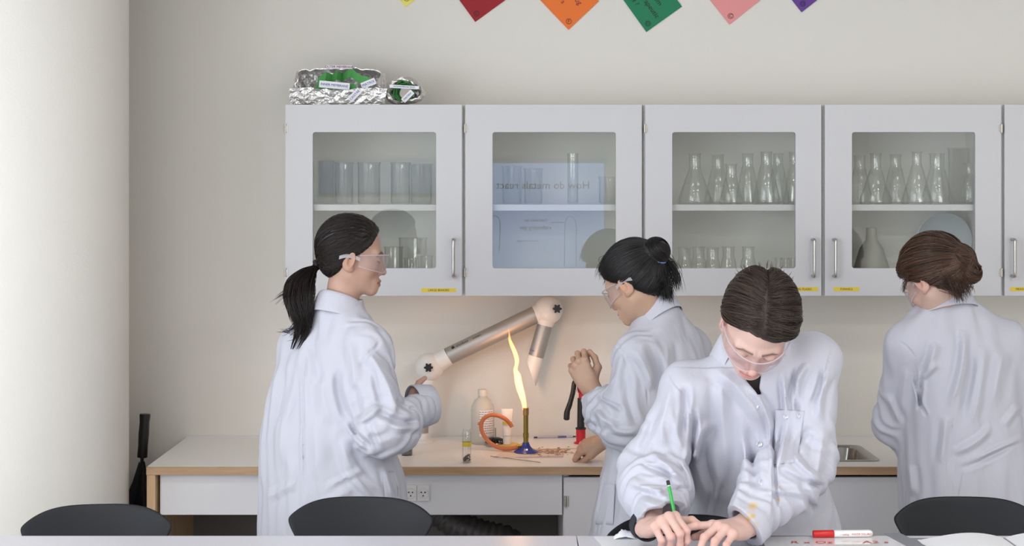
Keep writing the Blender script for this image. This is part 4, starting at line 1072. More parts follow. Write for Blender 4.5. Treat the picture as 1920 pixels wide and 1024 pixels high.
def loft(P, keys, yaw):
    """stack of ellipses: rows (z, cx, cy, half width, half depth); yaw: direction faced"""
    K = cr_dense(sorted(keys)); z = np.clip(P[:, 2], K[0, 0], K[-1, 0])
    g = [np.interp(z, K[:, 0], K[:, i]).astype(f32) for i in range(1, 5)]
    dx = P[:, 0] - g[0]; dy = P[:, 1] - g[1]
    c, s = math.cos(yaw), math.sin(yaw)
    fw = dx * c + dy * s; lat = dx * s - dy * c
    e = 2.25
    q = (np.abs(lat / g[2]) ** e + np.abs(fw / g[3]) ** e) ** (1 / e)
    k1 = np.sqrt((lat / g[2] ** 2) ** 2 + (fw / g[3] ** 2) ** 2) + 1e-6
    q2 = np.sqrt((lat / g[2]) ** 2 + (fw / g[3]) ** 2) + 1e-6
    d = (q - 1) * q2 / k1
    d = np.maximum(d, -np.minimum(g[2], g[3]))
    return np.maximum(d, np.maximum(P[:, 2] - K[-1, 0], K[0, 0] - P[:, 2]))
def wav(P, seed, lam, aniso=(1, 1, 1), n=6):
    """smooth random field, about -1..1"""
    r = np.random.RandomState(seed); out = np.zeros(len(P), f32)
    for i in range(n):
        k = r.normal(size=3); k /= np.linalg.norm(k); k = (k * np.array(aniso)) * (2 * math.pi / (lam * r.uniform(0.7, 1.5)))
        out += np.sin(P @ k.astype(f32) + r.uniform(0, 6.28))
    return out / math.sqrt(n) / 1.2

def mesh_field(fun, lo, hi, h, B=8, newton=2, smooth=0):
    lo = np.array(lo, f32); hi = np.array(hi, f32)
    nb = np.ceil((hi - lo) / (h * B)).astype(int) + 1
    N = nb * B + 1
    D = np.ones(tuple(N), f32)
    I = np.stack(np.meshgrid(*[np.arange(n) for n in nb], indexing='ij'), -1).reshape(-1, 3)
    cen = lo + (I * B + B / 2).astype(f32) * h
    dc = fun(cen)
    keep = np.abs(dc) < h * B * 1.35
    for blk in I[~keep & (dc < 0)]:
        D[blk[0] * B:blk[0] * B + B + 1, blk[1] * B:blk[1] * B + B + 1, blk[2] * B:blk[2] * B + B + 1] = -1
    g = np.stack(np.meshgrid(*[np.arange(B + 1)] * 3, indexing='ij'), -1).reshape(-1, 3)
    KI = I[keep]
    for s in range(0, len(KI), 400):
        ch = KI[s:s + 400]
        idx = (ch[:, None, :] * B + g[None]).reshape(-1, 3)
        D[idx[:, 0], idx[:, 1], idx[:, 2]] = fun(lo + idx.astype(f32) * h)
    # close at the borders
    D[0] = D[-1] = 1; D[:, 0] = D[:, -1] = 1; D[:, :, 0] = D[:, :, -1] = 1
    S = D < 0
    c8 = [S[i:N[0] - 1 + i, j:N[1] - 1 + j, k:N[2] - 1 + k] for i in (0, 1) for j in (0, 1) for k in (0, 1)]
    cnt = sum(c.astype(np.int8) for c in c8)
    cells = np.argwhere((cnt > 0) & (cnt < 8))
    cid = -np.ones(tuple(N - 1), np.int64); cid[cells[:, 0], cells[:, 1], cells[:, 2]] = np.arange(len(cells))
    acc = np.zeros((len(cells), 3)); num = np.zeros(len(cells))
    cor = np.array([(i, j, k) for i in (0, 1) for j in (0, 1) for k in (0, 1)])
    for a in range(8):
        for b in range(a + 1, 8):
            if np.abs(cor[a] - cor[b]).sum() != 1: continue
            pa = cells + cor[a]; pb = cells + cor[b]
            da = D[pa[:, 0], pa[:, 1], pa[:, 2]]; db = D[pb[:, 0], pb[:, 1], pb[:, 2]]
            m = (da < 0) != (db < 0)
            t = np.where(m, da / np.where(m, da - db, 1), 0)
            acc += np.where(m[:, None], pa + (pb - pa) * t[:, None], 0); num += m
    V = lo + (acc / num[:, None]).astype(f32) * h
    Q = []
    for ax in range(3):
        o1, o2 = [(1, 2), (2, 0), (0, 1)][ax]
        sl0 = [slice(0, n) for n in N]; sl1 = list(sl0); sl0[ax] = slice(0, N[ax] - 1); sl1[ax] = slice(1, N[ax])
        ch = S[tuple(sl0)] != S[tuple(sl1)]
        e = np.argwhere(ch)
        e = e[(e[:, o1] > 0) & (e[:, o2] > 0) & (e[:, o1] < N[o1] - 1) & (e[:, o2] < N[o2] - 1)]
        fl = S[e[:, 0], e[:, 1], e[:, 2]]
        u1 = np.zeros(3, int); u1[o1] = 1; u2 = np.zeros(3, int); u2[o2] = 1
        q = [e - u1 - u2, e - u2, e, e - u1]
        q = np.stack([cid[x[:, 0], x[:, 1], x[:, 2]] for x in q], 1)
        q[~fl] = q[~fl][:, ::-1]
        Q.append(q)
    Q = np.concatenate(Q); Q = Q[(Q >= 0).all(1)]
    eps = h * 0.5
    for it in range(newton):
        d0 = fun(V); G = np.stack([fun(V + V3(*(eps * np.eye(3)[a]))) - d0 for a in range(3)], 1) / eps
        g2 = (G * G).sum(1) + 1e-6
        V = V - G * np.clip(d0 / g2, -h, h)[:, None] * 0.8
    for it in range(smooth):
        V = lap(V, Q, 0.5)
    return V, Q
def lap(V, Q, w):
    E = np.concatenate([Q[:, [0, 1]], Q[:, [1, 2]], Q[:, [2, 3]], Q[:, [3, 0]]])
    s = np.zeros_like(V); n = np.zeros(len(V), f32)
    for a, b in ((0, 1), (1, 0)):
        np.add.at(s, E[:, a], V[E[:, b]]); np.add.at(n, E[:, a], 1)
    return V * (1 - w) + w * s / np.maximum(n, 1)[:, None]

def np_mesh(name, V, F, mats, parent=None, cols=None, origin=None, smooth=True, midx=None):
    """V (n,3) array; F list of arrays of faces"""
    off = np.zeros(3) if parent is None and origin is None else (np.array(root_loc(parent)) if parent is not None else np.array(origin))
    me = bpy.data.meshes.new(name)
    V = np.asarray(V, dtype=np.float64) - off
    F = [np.asarray(q) for q in (F if isinstance(F, list) else [F])]
    loops = np.concatenate([q.reshape(-1) for q in F]); tot = np.concatenate([np.full(len(q), q.shape[1]) for q in F])
    me.vertices.add(len(V)); me.vertices.foreach_set('co', V.astype(f32).reshape(-1))
    me.loops.add(len(loops)); me.loops.foreach_set('vertex_index', loops.astype(np.int32))
    me.polygons.add(len(tot)); me.polygons.foreach_set('loop_start', np.concatenate([[0], np.cumsum(tot)[:-1]]).astype(np.int32))
    me.polygons.foreach_set('loop_total', tot.astype(np.int32))
    for m in (mats if isinstance(mats, (list, tuple)) else [mats]): me.materials.append(m)
    if midx is not None: me.polygons.foreach_set('material_index', midx.astype(np.int32))
    me.update(calc_edges=True); me.validate()
    me.polygons.foreach_set('use_smooth', np.full(len(me.polygons), bool(smooth)))
    if cols is not None:
        ca = me.color_attributes.new('Col', 'FLOAT_COLOR', 'POINT')
        ca.data.foreach_set('color', np.concatenate([cols, np.ones((len(cols), 1))], 1).astype(f32).reshape(-1))
    o = bpy.data.objects.new(name, me); COL.objects.link(o)
    if parent is not None: o.parent = parent
    else: o.location = off
    return o

# ---- materials of figures
def skin_mat(name, rough=0.48):
    m = bpy.data.materials.new(name); m.use_nodes = True
    nt = m.node_tree; b = nt.nodes['Principled BSDF']; b.inputs['Roughness'].default_value = rough
    b.inputs['Specular IOR Level'].default_value = 0.35
    at = nt.nodes.new('ShaderNodeAttribute'); at.attribute_name = 'Col'
    tc = nt.nodes.new('ShaderNodeTexCoord'); nz = nt.nodes.new('ShaderNodeTexNoise'); nz.inputs['Scale'].default_value = 45; nz.inputs['Detail'].default_value = 3
    nt.links.new(tc.outputs['Object'], nz.inputs['Vector'])
    mx = nt.nodes.new('ShaderNodeMix'); mx.data_type = 'RGBA'; mx.blend_type = 'MULTIPLY'; mx.inputs[0].default_value = 0.25
    cr = nt.nodes.new('ShaderNodeValToRGB'); cr.color_ramp.elements[0].color = (0.84, 0.76, 0.74, 1); cr.color_ramp.elements[1].color = (1, 1, 1, 1)
    nt.links.new(nz.outputs['Fac'], cr.inputs[0]); nt.links.new(at.outputs['Color'], mx.inputs[6]); nt.links.new(cr.outputs[0], mx.inputs[7])
    nt.links.new(mx.outputs[2], b.inputs['Base Color'])
    b.inputs['Subsurface Weight'].default_value = 0.12; b.inputs['Subsurface Radius'].default_value = (0.01, 0.004, 0.002); b.inputs['Subsurface Scale'].default_value = 1.0
    return m
M['skin'] = skin_mat('skin')
def cloth_mat(name, rgb, stains=False):
    m = bpy.data.materials.new(name); m.use_nodes = True
    nt = m.node_tree; N = nt.nodes; L = nt.links; b = N['Principled BSDF']
    b.inputs['Roughness'].default_value = 0.85; b.inputs['Specular IOR Level'].default_value = 0.15
    b.inputs['Base Color'].default_value = lin(rgb) + (1,)
    b.inputs['Sheen Weight'].default_value = 0.08
    tc = N.new('ShaderNodeTexCoord')
    mp = N.new('ShaderNodeMapping'); mp.inputs['Scale'].default_value = (1, 1, 0.5); mp.inputs['Rotation'].default_value = (0.2, 0.35, 0)
    L.new(tc.outputs['Object'], mp.inputs['Vector'])
    n1 = N.new('ShaderNodeTexNoise'); n1.inputs['Scale'].default_value = 20; n1.inputs['Detail'].default_value = 3; n1.inputs['Distortion'].default_value = 0.4
    L.new(mp.outputs['Vector'], n1.inputs['Vector'])
    b1 = N.new('ShaderNodeBump'); b1.inputs['Strength'].default_value = 0.28; b1.inputs['Distance'].default_value = 0.008
    L.new(n1.outputs['Fac'], b1.inputs['Height'])
    n2 = N.new('ShaderNodeTexNoise'); n2.inputs['Scale'].default_value = 900
    L.new(tc.outputs['Object'], n2.inputs['Vector'])
    b2 = N.new('ShaderNodeBump'); b2.inputs['Strength'].default_value = 0.08; b2.inputs['Distance'].default_value = 0.002
    L.new(n2.outputs['Fac'], b2.inputs['Height']); L.new(b1.outputs['Normal'], b2.inputs['Normal']); L.new(b2.outputs['Normal'], b.inputs['Normal'])
    if stains:
        at = N.new('ShaderNodeAttribute'); at.attribute_name = 'Col'; L.new(at.outputs['Color'], b.inputs['Base Color'])
    return m
COATC = (195, 195, 206)
M['coat'] = cloth_mat('coat_cotton', COATC)
M['coat_stained'] = cloth_mat('coat_cotton_stained', COATC, True)
M['trouser'] = mat('dark_trousers', (44, 46, 56), 0.85, noise=0.1, nscale=40)
M['shoe'] = mat('dark_shoes', (36, 34, 34), 0.5)
M['shirt'] = mat('dark_shirt', (66, 58, 56), 0.85)
M['cuff_dark'] = mat('dark_knit', (40, 44, 52), 0.85)
M['snap'] = mat('snap_button', (196, 196, 204), 0.3, 0.4)
M['tie'] = mat('hair_tie', (30, 28, 34), 0.7)
M['tie_blue'] = mat('blue_hair_tie', (120, 150, 214), 0.5)
def goggle_mat(name, haze):
    m = glass_mat(name, (0.965, 0.945, 0.955), (0.80, 0.78, 0.80), 0.06, 0.02, 3.0)
    nt = m.node_tree; N = nt.nodes; L = nt.links
    out = N['Material Output']; src = out.inputs['Surface'].links[0].from_socket
    df = N.new('ShaderNodeBsdfDiffuse'); df.inputs[0].default_value = (0.86, 0.82, 0.86, 1)
    tl = N.new('ShaderNodeBsdfTranslucent'); tl.inputs[0].default_value = (0.86, 0.82, 0.86, 1)
    a2 = N.new('ShaderNodeMixShader'); a2.inputs[0].default_value = 0.5; L.new(df.outputs[0], a2.inputs[1]); L.new(tl.outputs[0], a2.inputs[2])
    mx = N.new('ShaderNodeMixShader'); mx.inputs[0].default_value = haze
    L.new(src, mx.inputs[1]); L.new(a2.outputs[0], mx.inputs[2]); L.new(mx.outputs[0], out.inputs['Surface'])
    return m
M['lens'] = goggle_mat('goggle_lens', 0.17)
M['lens_rim'] = goggle_mat('goggle_rim', 0.62)
def hair_mat(name, a, b_, rough=0.38):
    m = bpy.data.materials.new(name); m.use_nodes = True
    nt = m.node_tree; N = nt.nodes; L = nt.links; b = N['Principled BSDF']
    b.inputs['Roughness'].default_value = rough; b.inputs['Specular IOR Level'].default_value = 0.45
    at = N.new('ShaderNodeAttribute'); at.attribute_name = 'Col'
    cr = N.new('ShaderNodeValToRGB'); cr.color_ramp.elements[0].color = lin(a) + (1,); cr.color_ramp.elements[1].color = lin(b_) + (1,)
    L.new(at.outputs['Fac'], cr.inputs[0]); L.new(cr.outputs[0], b.inputs['Base Color'])
    return m

def wrinkle(V, Q, grow, normal_out, iters=260, up=.018, down=.010, bend=.125, seed=0):
    """cloth a little too large for its figure: edges want to be longer than they are, so it buckles into folds near the given surface"""
    r = np.random.RandomState(seed); n = len(V)
    E = np.concatenate([Q[:, [0, 1]], Q[:, [1, 2]], Q[:, [2, 3]], Q[:, [3, 0]]]); E = np.sort(E, 1); E = np.unique(E[:, 0].astype(np.int64) * n + E[:, 1]); E = np.stack([E // n, E % n], 1)
    Dg = np.concatenate([Q[:, [0, 2]], Q[:, [1, 3]]])
    A = np.concatenate([E, Dg]); a, b = A[:, 0], A[:, 1]
    e = V[b] - V[a]; L0 = np.linalg.norm(e, axis=1); mid = (V[a] + V[b]) / 2
    Lr = (L0 * (1 + grow(mid, e / (L0[:, None] + 1e-9)))).astype(f32)
    val = (np.bincount(a, minlength=n) + np.bincount(b, minlength=n)).astype(f32); ev = (np.bincount(E[:, 0], minlength=n) + np.bincount(E[:, 1], minlength=n)).astype(f32)
    def scat(i, j, x, y): return np.stack([np.bincount(i, x[:, k], n) + np.bincount(j, y[:, k], n) for k in range(3)], 1).astype(f32)
    dsp = (normal_out * (r.normal(0, .0010, n)[:, None])).astype(f32)
    for k in range(6): dsp = dsp * .4 + .6 * scat(E[:, 0], E[:, 1], dsp[E[:, 1]], dsp[E[:, 0]]) / ev[:, None]
    dsp *= .0012 / (dsp.std() + 1e-9); prev = dsp
    for it in range(iters):
        dsp, prev = dsp + .75 * (dsp - prev), dsp
        X = V + dsp; d = X[b] - X[a]; l = np.linalg.norm(d, axis=1) + 1e-9
        c = (d * (0.5 * (l - Lr) / l)[:, None]).astype(f32)
        dsp = dsp + 1.6 * scat(a, b, c, -c) / val[:, None]
        for k in range(1): dsp = dsp * (1 - bend) + bend * scat(E[:, 0], E[:, 1], dsp[E[:, 1]], dsp[E[:, 0]]) / ev[:, None]
        nn = (dsp * normal_out).sum(1); tan = dsp - nn[:, None] * normal_out
        tl = np.linalg.norm(tan, axis=1) + 1e-9
        dsp = normal_out * np.clip(nn, -down, up)[:, None] + tan * np.minimum(1, .012 / tl)[:, None]
    return V + dsp
# ---- head
class Frame:
    def __init__(s, o, az, pitch, roll=0, scale=1.0):
        a, p, r = math.radians(az), math.radians(pitch), math.radians(roll)
        f = np.array([math.cos(a) * math.cos(p), math.sin(a) * math.cos(p), -math.sin(p)])
        u = np.array([math.cos(a) * math.sin(p), math.sin(a) * math.sin(p), math.cos(p)])
        x = np.cross(f, u)
        u2 = u * math.cos(r) - x * math.sin(r); x2 = x * math.cos(r) + u * math.sin(r)
        s.R = np.stack([x2, f, u2], 1).astype(f32)       # columns: right, forward, up
        s.o = np.array(o, f32); s.s = scale
    def loc(s, P): return ((P - s.o) @ s.R) / s.s
    def wor(s, Q): return (np.asarray(Q, f32) * s.s) @ s.R.T + s.o
def head_field(p, g):
    ax = np.abs(p[:, 0]); q = p.copy(); q[:, 0] = ax
    jw = g.get('jaw', 0.0)
    d = ell(p, (0, -.014, .034), (.0735, .094, .086))
    d = smin(d, ell(p, (0, .016, -.028), (.061 + jw, .068, .078)), .03)
    d = smin(d, cone(q, (.046 + jw, .000, -.050), (.012, .066, -.088), .018, .016), .03)
    d = smin(d, sph(p, (0, .070, -.088), .0175), .02)
    d = smin(d, ell(q, (.038, .052, -.022), (.024, .024, .024)), .02)                    # cheek
    d = smin(d, cone(q, (.008, .078, .018), (.040, .066, .020), .010, .009), .018)       # brow
    d = smax(d, -ell(q, (.031, .093, .001), (.017, .016, .011)), .016)                    # eye socket
    d = smin(d, ell(q, (.031, .0715, -.001), (.0145, .0125, .0105)), .004)                # eyelid over the eyeball
    nz = g.get('nose', 0.0)
    n = smin(cone(p, (0, .080, .010), (0, .102 + nz, -.030), .0072, .0088), sph(p, (0, .1045 + nz, -.0335), .0090), .008)
    n = smin(n, sph(q, (.0100, .092 + nz * .6, -.0380), .0074), .006)
    d = smin(d, n, .009)
    d = smax(d, -sph(q, (.0055, .099 + nz, -.0460), .0036), .003)                              # nostril
    d = smin(d, ell(p, (0, .070, -.066), (.030, .022, .020)), .012)                       # mouth mass
    d = smin(d, chain(q, [(0, .0912, -.0615), (.010, .0895, -.0615), (.023, .079, -.0665)], [.0050, .0048, .002], .003), .004)
    d = smin(d, chain(q, [(0, .0895, -.0735), (.010, .0875, -.0730), (.022, .079, -.0675)], [.0062, .0058, .002], .003), .004)
    d = smax(d, -chain(q, [(0, .0975, -.0672), (.012, .094, -.0670), (.024, .084, -.0668)], [.0022, .0022, .001], .002), .003)
    # ears
    Re = rot_xyz(-14, 0, -24)
    e = ell(q, (.0765, -.012, -.010), (.0085, .0185, .0310), Re)
    e = smin(e, ell(q, (.0735, -.004, -.034), (.007, .010, .010)), .008)
    e = smax(e, -ell(q, (.0865, -.006, -.008), (.0075, .0105, .0195), Re), .004)
    e = smin(e, ell(q, (.0765, -.002, -.016), (.004, .004, .008)), .004)
    d = smin(d, e, .006)
    return d
def neck_field(p, base):
    """p in head space; base: lower end of the neck there"""
    b = np.asarray(base, f32); a = V3(0, -.016, -.030); m = a * .45 + b * .55 + V3(0, .004, .004)
    return chain(p, [a, m, b], [.048, .0455, .050], .02)
def head_cols(p, skin, g):
    n = len(p); ax = np.abs(p[:, 0]); y, z = p[:, 1], p[:, 2]
    c = np.tile(np.array(lin(skin)), (n, 1))
    def mixin(m, rgb): nonlocal c; c = c * (1 - m[:, None]) + np.array(lin(rgb)) * m[:, None]
    def gs(x0, y0, z0, r): return np.exp(-(((ax - x0) ** 2 + (y - y0) ** 2 + (z - z0) ** 2) / r ** 2))
    mixin(0.35 * gs(.040, .07, -.03, .028), g.get('blush', (206, 130, 112)))
    mixin(0.35 * gs(0, .106, -.036, .018), g.get('blush', (206, 130, 112)))
    mixin(0.45 * gs(.080, -.012, -.012, .03), g.get('blush', (206, 130, 112)))
    lip = (np.clip(1 - ((ax / .0245) ** 2), 0, 1) ** .5)
    ml = ((np.abs(z + .0675) < .0125 * lip) & (y > .07)).astype(f32)
    mixin(0.62 * ml, g.get('lip', (176, 92, 88)))
    mixin(0.6 * np.exp(-(((z + .0672) / .0018) ** 2)) * (ax < .024) * (y > .07), (96, 50, 50))
    zb = .0235 + .05 * (ax - .01) - 1.5 * (np.clip(ax - .034, 0, 1)) ** 1 * .5
    mb = np.exp(-(((z - zb) / .0036) ** 2)) * (ax > .010) * (ax < .049) * (y > .04)
    mixin(0.85 * mb, g.get('brow', (44, 34, 30)))
    zl = -.0065 + .35 * (ax - .031) ** 2 / .015
    me_ = np.exp(-(((z - zl) / .0018) ** 2)) * (ax > .018) * (ax < .046) * (y > .06)
    mixin(0.85 * me_, (40, 28, 26))
    return c

# ---- hands
FING = {'i': (.0265, .089, (.041, .025, .019)), 'm': (.0085, .093, (.045, .028, .020)), 'r': (-.0100, .088, (.041, .026, .020)), 'p': (-.0270, .079, (.033, .020, .018))}
class Hand:
    def __init__(s, wrist, fwd, back, left, curl, spread=(6, 1, -4, -10), thumb=((.55, .45, -.5), (.8, .3, -.2), (.9, .1, 0)), scale=1.0, arm_to=None):
        f = nrm3(fwd); b = np.asarray(back, f32); b = nrm3(b - f * float(b @ f)); t = np.cross(f, b) * (1 if left else -1)
        s.f, s.b, s.t, s.w, s.sc = f, b, t, np.asarray(wrist, f32), scale
        s.fingers = []
        for (k, (lat, fw, L3)), cu, sp in zip(FING.items(), curl, spread):
            p = s.w + scale * (t * lat + f * fw + b * (0.004 - 9.0 * (lat - .004) ** 2 * 1))
            d0 = f * math.cos(math.radians(sp)) + t * math.sin(math.radians(sp)); a = 0; pts = [p]
            for L, c in zip(L3, cu):
                a += math.radians(c); d = d0 * math.cos(a) - b * math.sin(a); p = p + d * (L * scale); pts.append(p)
            s.fingers.append((pts, [.0098, .0088, .0078, .0066] if k != 'p' else [.0085, .0075, .0067, .0058]))
        p = s.w + scale * (t * .020 + f * .022 - b * .008); pts = [p]
        for L, v in zip((.043, .033, .027), thumb):
            d = nrm3(f * v[0] + t * v[1] + b * v[2]); p = p + d * (L * scale); pts.append(p)
        s.thumb = (pts, [.0150, .0112, .0098, .0080])
        s.arm = arm_to
    def field(s, P):
        k = s.sc
        d = None
        for i, (pts, rs) in enumerate(s.fingers):
            a = s.w + k * (s.t * FING['imrp'[i]][0] * 0.62 + s.b * 0.0)
            c = cone(P, a, pts[0], .0150 * k, .0112 * k); d = c if d is None else smin(d, c, .012)
        d = smin(d, cone(P, s.w + k * (s.f * .03 + s.t * .018 - s.b * .010), s.thumb[0][1], .016 * k, .011 * k), .014)
        d = smin(d, cone(P, s.w + k * (s.f * .03 - s.t * .020 - s.b * .008), s.w + k * (s.f * .06 - s.t * .022 - s.b * .008), .014 * k, .012 * k), .014)
        fd = None
        for pts, rs in s.fingers:
            c = chain(P, pts, [r * k for r in rs], .004)
            for j in (1, 2): c = smin(c, sph(P, pts[j] + s.b * .0006, rs[j] * k * 1.03), .003)   # knuckles
            fd = c if fd is None else smin(fd, c, .0012)
        th = chain(P, s.thumb[0], [r * k for r in s.thumb[1]], .005)
        d = smin(d, fd, .006); d = smin(d, th, .007)
        for pts, rs in s.fingers: d = smin(d, sph(P, pts[0] + s.b * .0035 * k, .0078 * k), .006)
        if s.arm is not None:
            d = smin(d, cone(P, s.w + s.f * .012 * k, s.arm, .0235 * k, .034 * k), .016)
        return d
    def cols(s, P, skin, blush):
        c = np.tile(np.array(lin(skin)), (len(P), 1))
        bl = np.array(lin(blush)); nail = np.array(lin((226, 178, 168)))
        for pts, rs in s.fingers + [s.thumb]:
            for q, w_ in ((pts[0], .35), (pts[1], .4), (pts[2], .3), (pts[3], .3)):
                m = w_ * np.exp(-((np.linalg.norm(P - q, axis=1) / .011) ** 2)); c = c * (1 - m[:, None]) + bl * m[:, None]
        return c
    def bounds(s, pad=.02):
        a = [s.w] + [p for pts, _ in s.fingers for p in pts] + list(s.thumb[0]) + ([np.asarray(s.arm, f32)] if s.arm is not None else [])
        a = np.array(a); return a.min(0) - pad - .012, a.max(0) + pad + .012

# ---- strands of hair
class Strands:
    def __init__(s): s.V = []; s.F = []; s.C = []; s.n = 0
    def add(s, pts, r, shade, taper=0.25, sides=3, flat=None):
        pts = np.asarray(pts, np.float64); m = len(pts)
        d = np.gradient(pts, axis=0); d /= (np.linalg.norm(d, axis=1)[:, None] + 1e-9)
        up = np.array([0.3, 0.2, 0.93]); x = np.cross(d, up); x /= (np.linalg.norm(x, axis=1)[:, None] + 1e-9); y = np.cross(x, d)
        rr_ = r * np.interp(np.linspace(0, 1, m), [0, .12, .7, 1], [0.5, 1, 0.9, taper])
        ring = []
        for k in range(sides):
            a = 2 * math.pi * k / sides
            ring.append(pts + (x * math.cos(a) + y * math.sin(a)) * rr_[:, None])
        R = np.stack(ring, 1).reshape(-1, 3)
        i = np.arange(m - 1)[:, None]; k = np.arange(sides)[None]
        a = i * sides + k; b = i * sides + (k + 1) % sides
        q = np.stack([a, b, b + sides, a + sides], -1).reshape(-1, 4) + s.n
        s.V.append(R); s.F.append(q); s.C.append(np.full(len(R), shade)); s.n += len(R)
    def q(s, pt, gap, r, shade, taper=.5): s.__dict__.setdefault('Q', []).append((np.asarray(pt), gap, r, shade, taper))
    def flush(s, fr, capw):
        """lay the queued head-space strands on the hair shell"""
        P = np.concatenate([a[0] for a in s.Q]); G = np.concatenate([np.full(len(a[0]), a[1]) for a in s.Q])
        P = outside(P, lambda p: capw(fr.wor(p)) / fr.s, G); i = 0
        for a in s.Q:
            n = len(a[0]); s.add(fr.wor(P[i:i + n]), a[2], a[3], a[4]); i += n
        s.Q = []
    def geo(s):
        return np.concatenate(s.V), np.concatenate(s.F), np.concatenate(s.C)
SK_C = np.array([0, -.014, .034]); SK_R = np.array([.0735, .094, .086])
def on_skull(dirs, off):
    """point above the skull in direction dirs (unit, skull space)"""
    dirs = np.asarray(dirs, np.float64); off = np.asarray(off, np.float64)
    return SK_C + dirs * (SK_R + off[..., None])
def sdir(p): v = (np.asarray(p, np.float64) - SK_C) / SK_R; return v / np.linalg.norm(v)
def slerp(a, b, t):
    w = math.acos(max(-1, min(1, float(a @ b)))); t = np.asarray(t)[:, None]
    if w < 1e-4: return np.repeat(a[None], len(t), 0)
    return (np.sin((1 - t) * w) * a + np.sin(t * w) * b) / math.sin(w)
def hair_cap(p, off, line, soft=.006, extra=None):
    """hair shell in head space; line: rows (z, y) of the hairline seen from the side"""
    ln = np.array(line); ym = np.interp(p[:, 2], ln[:, 0], ln[:, 1])
    d = ell(p, tuple(SK_C), tuple(SK_R + off))
    d = smin(d, ell(p, (0, -.045, -.012), (.060, .050 + off * .6, .055 + off * .5)), .02)
    if extra is not None: d = extra(p, d)
    return smax(d, (p[:, 1] - ym) * 0.75, soft)

def outside(pt, capf, gap):
    """move strand points (head space) out of the hair shell"""
    p = np.asarray(pt, f32)
    for it in range(2):
        d = capf(p); e = .0015
        g = np.stack([capf(p + V3(*(e * np.eye(3)[a]))) - d for a in range(3)], 1) / e
        g /= (np.linalg.norm(g, axis=1)[:, None] + 1e-6)
        p = p + g * np.maximum(gap - d, 0)[:, None]
    return p
# ---- folds pressed into cloth
def folds(P, strokes, ymid, soft=0.05):
    """strokes: (x0, y0, x1, y1, width px, mm) as seen from the front; only on the near side"""
    px = CX + F_PX * P[:, 0] / P[:, 1]; py = HOR - F_PX * (P[:, 2] - EYE) / P[:, 1]
    w = 1 / (1 + np.exp(np.clip((P[:, 1] - ymid) / (soft * 0.25), -30, 30)))
    out = np.zeros(len(P), f32)
    for st in strokes:
        x0, y0, x1, y1, wd, am = st[:6]
        bend = st[6] if len(st) > 6 else 0.0
        dx, dy = x1 - x0, y1 - y0; L = math.hypot(dx, dy); ux, uy = dx / L, dy / L
        t = (px - x0) * ux + (py - y0) * uy; n = -(px - x0) * uy + (py - y0) * ux
        tt = np.clip(t / L, -0.3, 1.3)
        n = n - bend * 4 * tt * (1 - tt)
        env = np.clip(np.minimum(tt, 1 - tt) * 3.2 + 0.15, 0, 1); env = env * env * (3 - 2 * env)
        a = np.abs(n) / (wd * .82)
        prof = np.exp(-(a ** 1.35)) - 0.35 * np.exp(-((a - 1.7) ** 2) / 0.5)
        out += (am * (0.0016 if wd > 3.5 else 0.001)) * env * prof
    return out * w

def collar(name, fr_o, Rm, parent, rx, ry, stand, leaf, open_deg, tip=0.02, drop=0.0, spread=0.02, mat_=None, skew=0.0):
    """turned-down collar; Rm columns right, forward, up of the neck; open_deg: half opening at the front"""
    n = 44; V = []; F = []
    prof_n = 9
    for i in range(n + 1):
        th = math.radians(open_deg + (360 - 2 * open_deg) * i / n)
        c, s_ = math.cos(th), math.sin(th)                 # angle from the front
        fr = abs(1 - 2 * i / n)                            # 1 at the fronts, 0 at the back
        base = np.array([s_ * rx, c * ry, -drop * fr ** 1.5])
        outd = np.array([s_ * ry, c * rx, 0]); outd /= np.linalg.norm(outd)
        lf = leaf + tip * max(0, (fr - 0.55) / 0.45) ** 1.5
        st_ = stand * (1 - 0.35 * fr ** 3)
        for j in range(prof_n):
            u = j / (prof_n - 1)
            if u < 0.4: q = base + np.array([0, 0, 1]) * st_ * (u / 0.4) + outd * (0.002 * u)
            else:
                w = (u - 0.4) / 0.6
                q = base + np.array([0, 0, 1]) * (st_ - lf * w + 0.004 * math.sin(math.pi * min(1, w * 2.5))) + outd * (0.005 + (spread * w ** 0.8) + 0.012 * fr ** 4 * w)
            V.append(np.asarray(fr_o) + np.asarray(Rm, np.float64) @ q)
    for i in range(n):
        for j in range(prof_n - 1):
            a = i * prof_n + j; F.append((a, a + 1, a + prof_n + 1, a + prof_n))
    o = np_mesh(name, np.array(V), np.array(F), mat_ or M['coat'], parent)
    sd = o.modifiers.new('cloth_thickness', 'SOLIDIFY'); sd.thickness = 0.0026; sd.offset = 0
    ss = o.modifiers.new('smooth', 'SUBSURF'); ss.levels = 1; ss.render_levels = 1
    return o

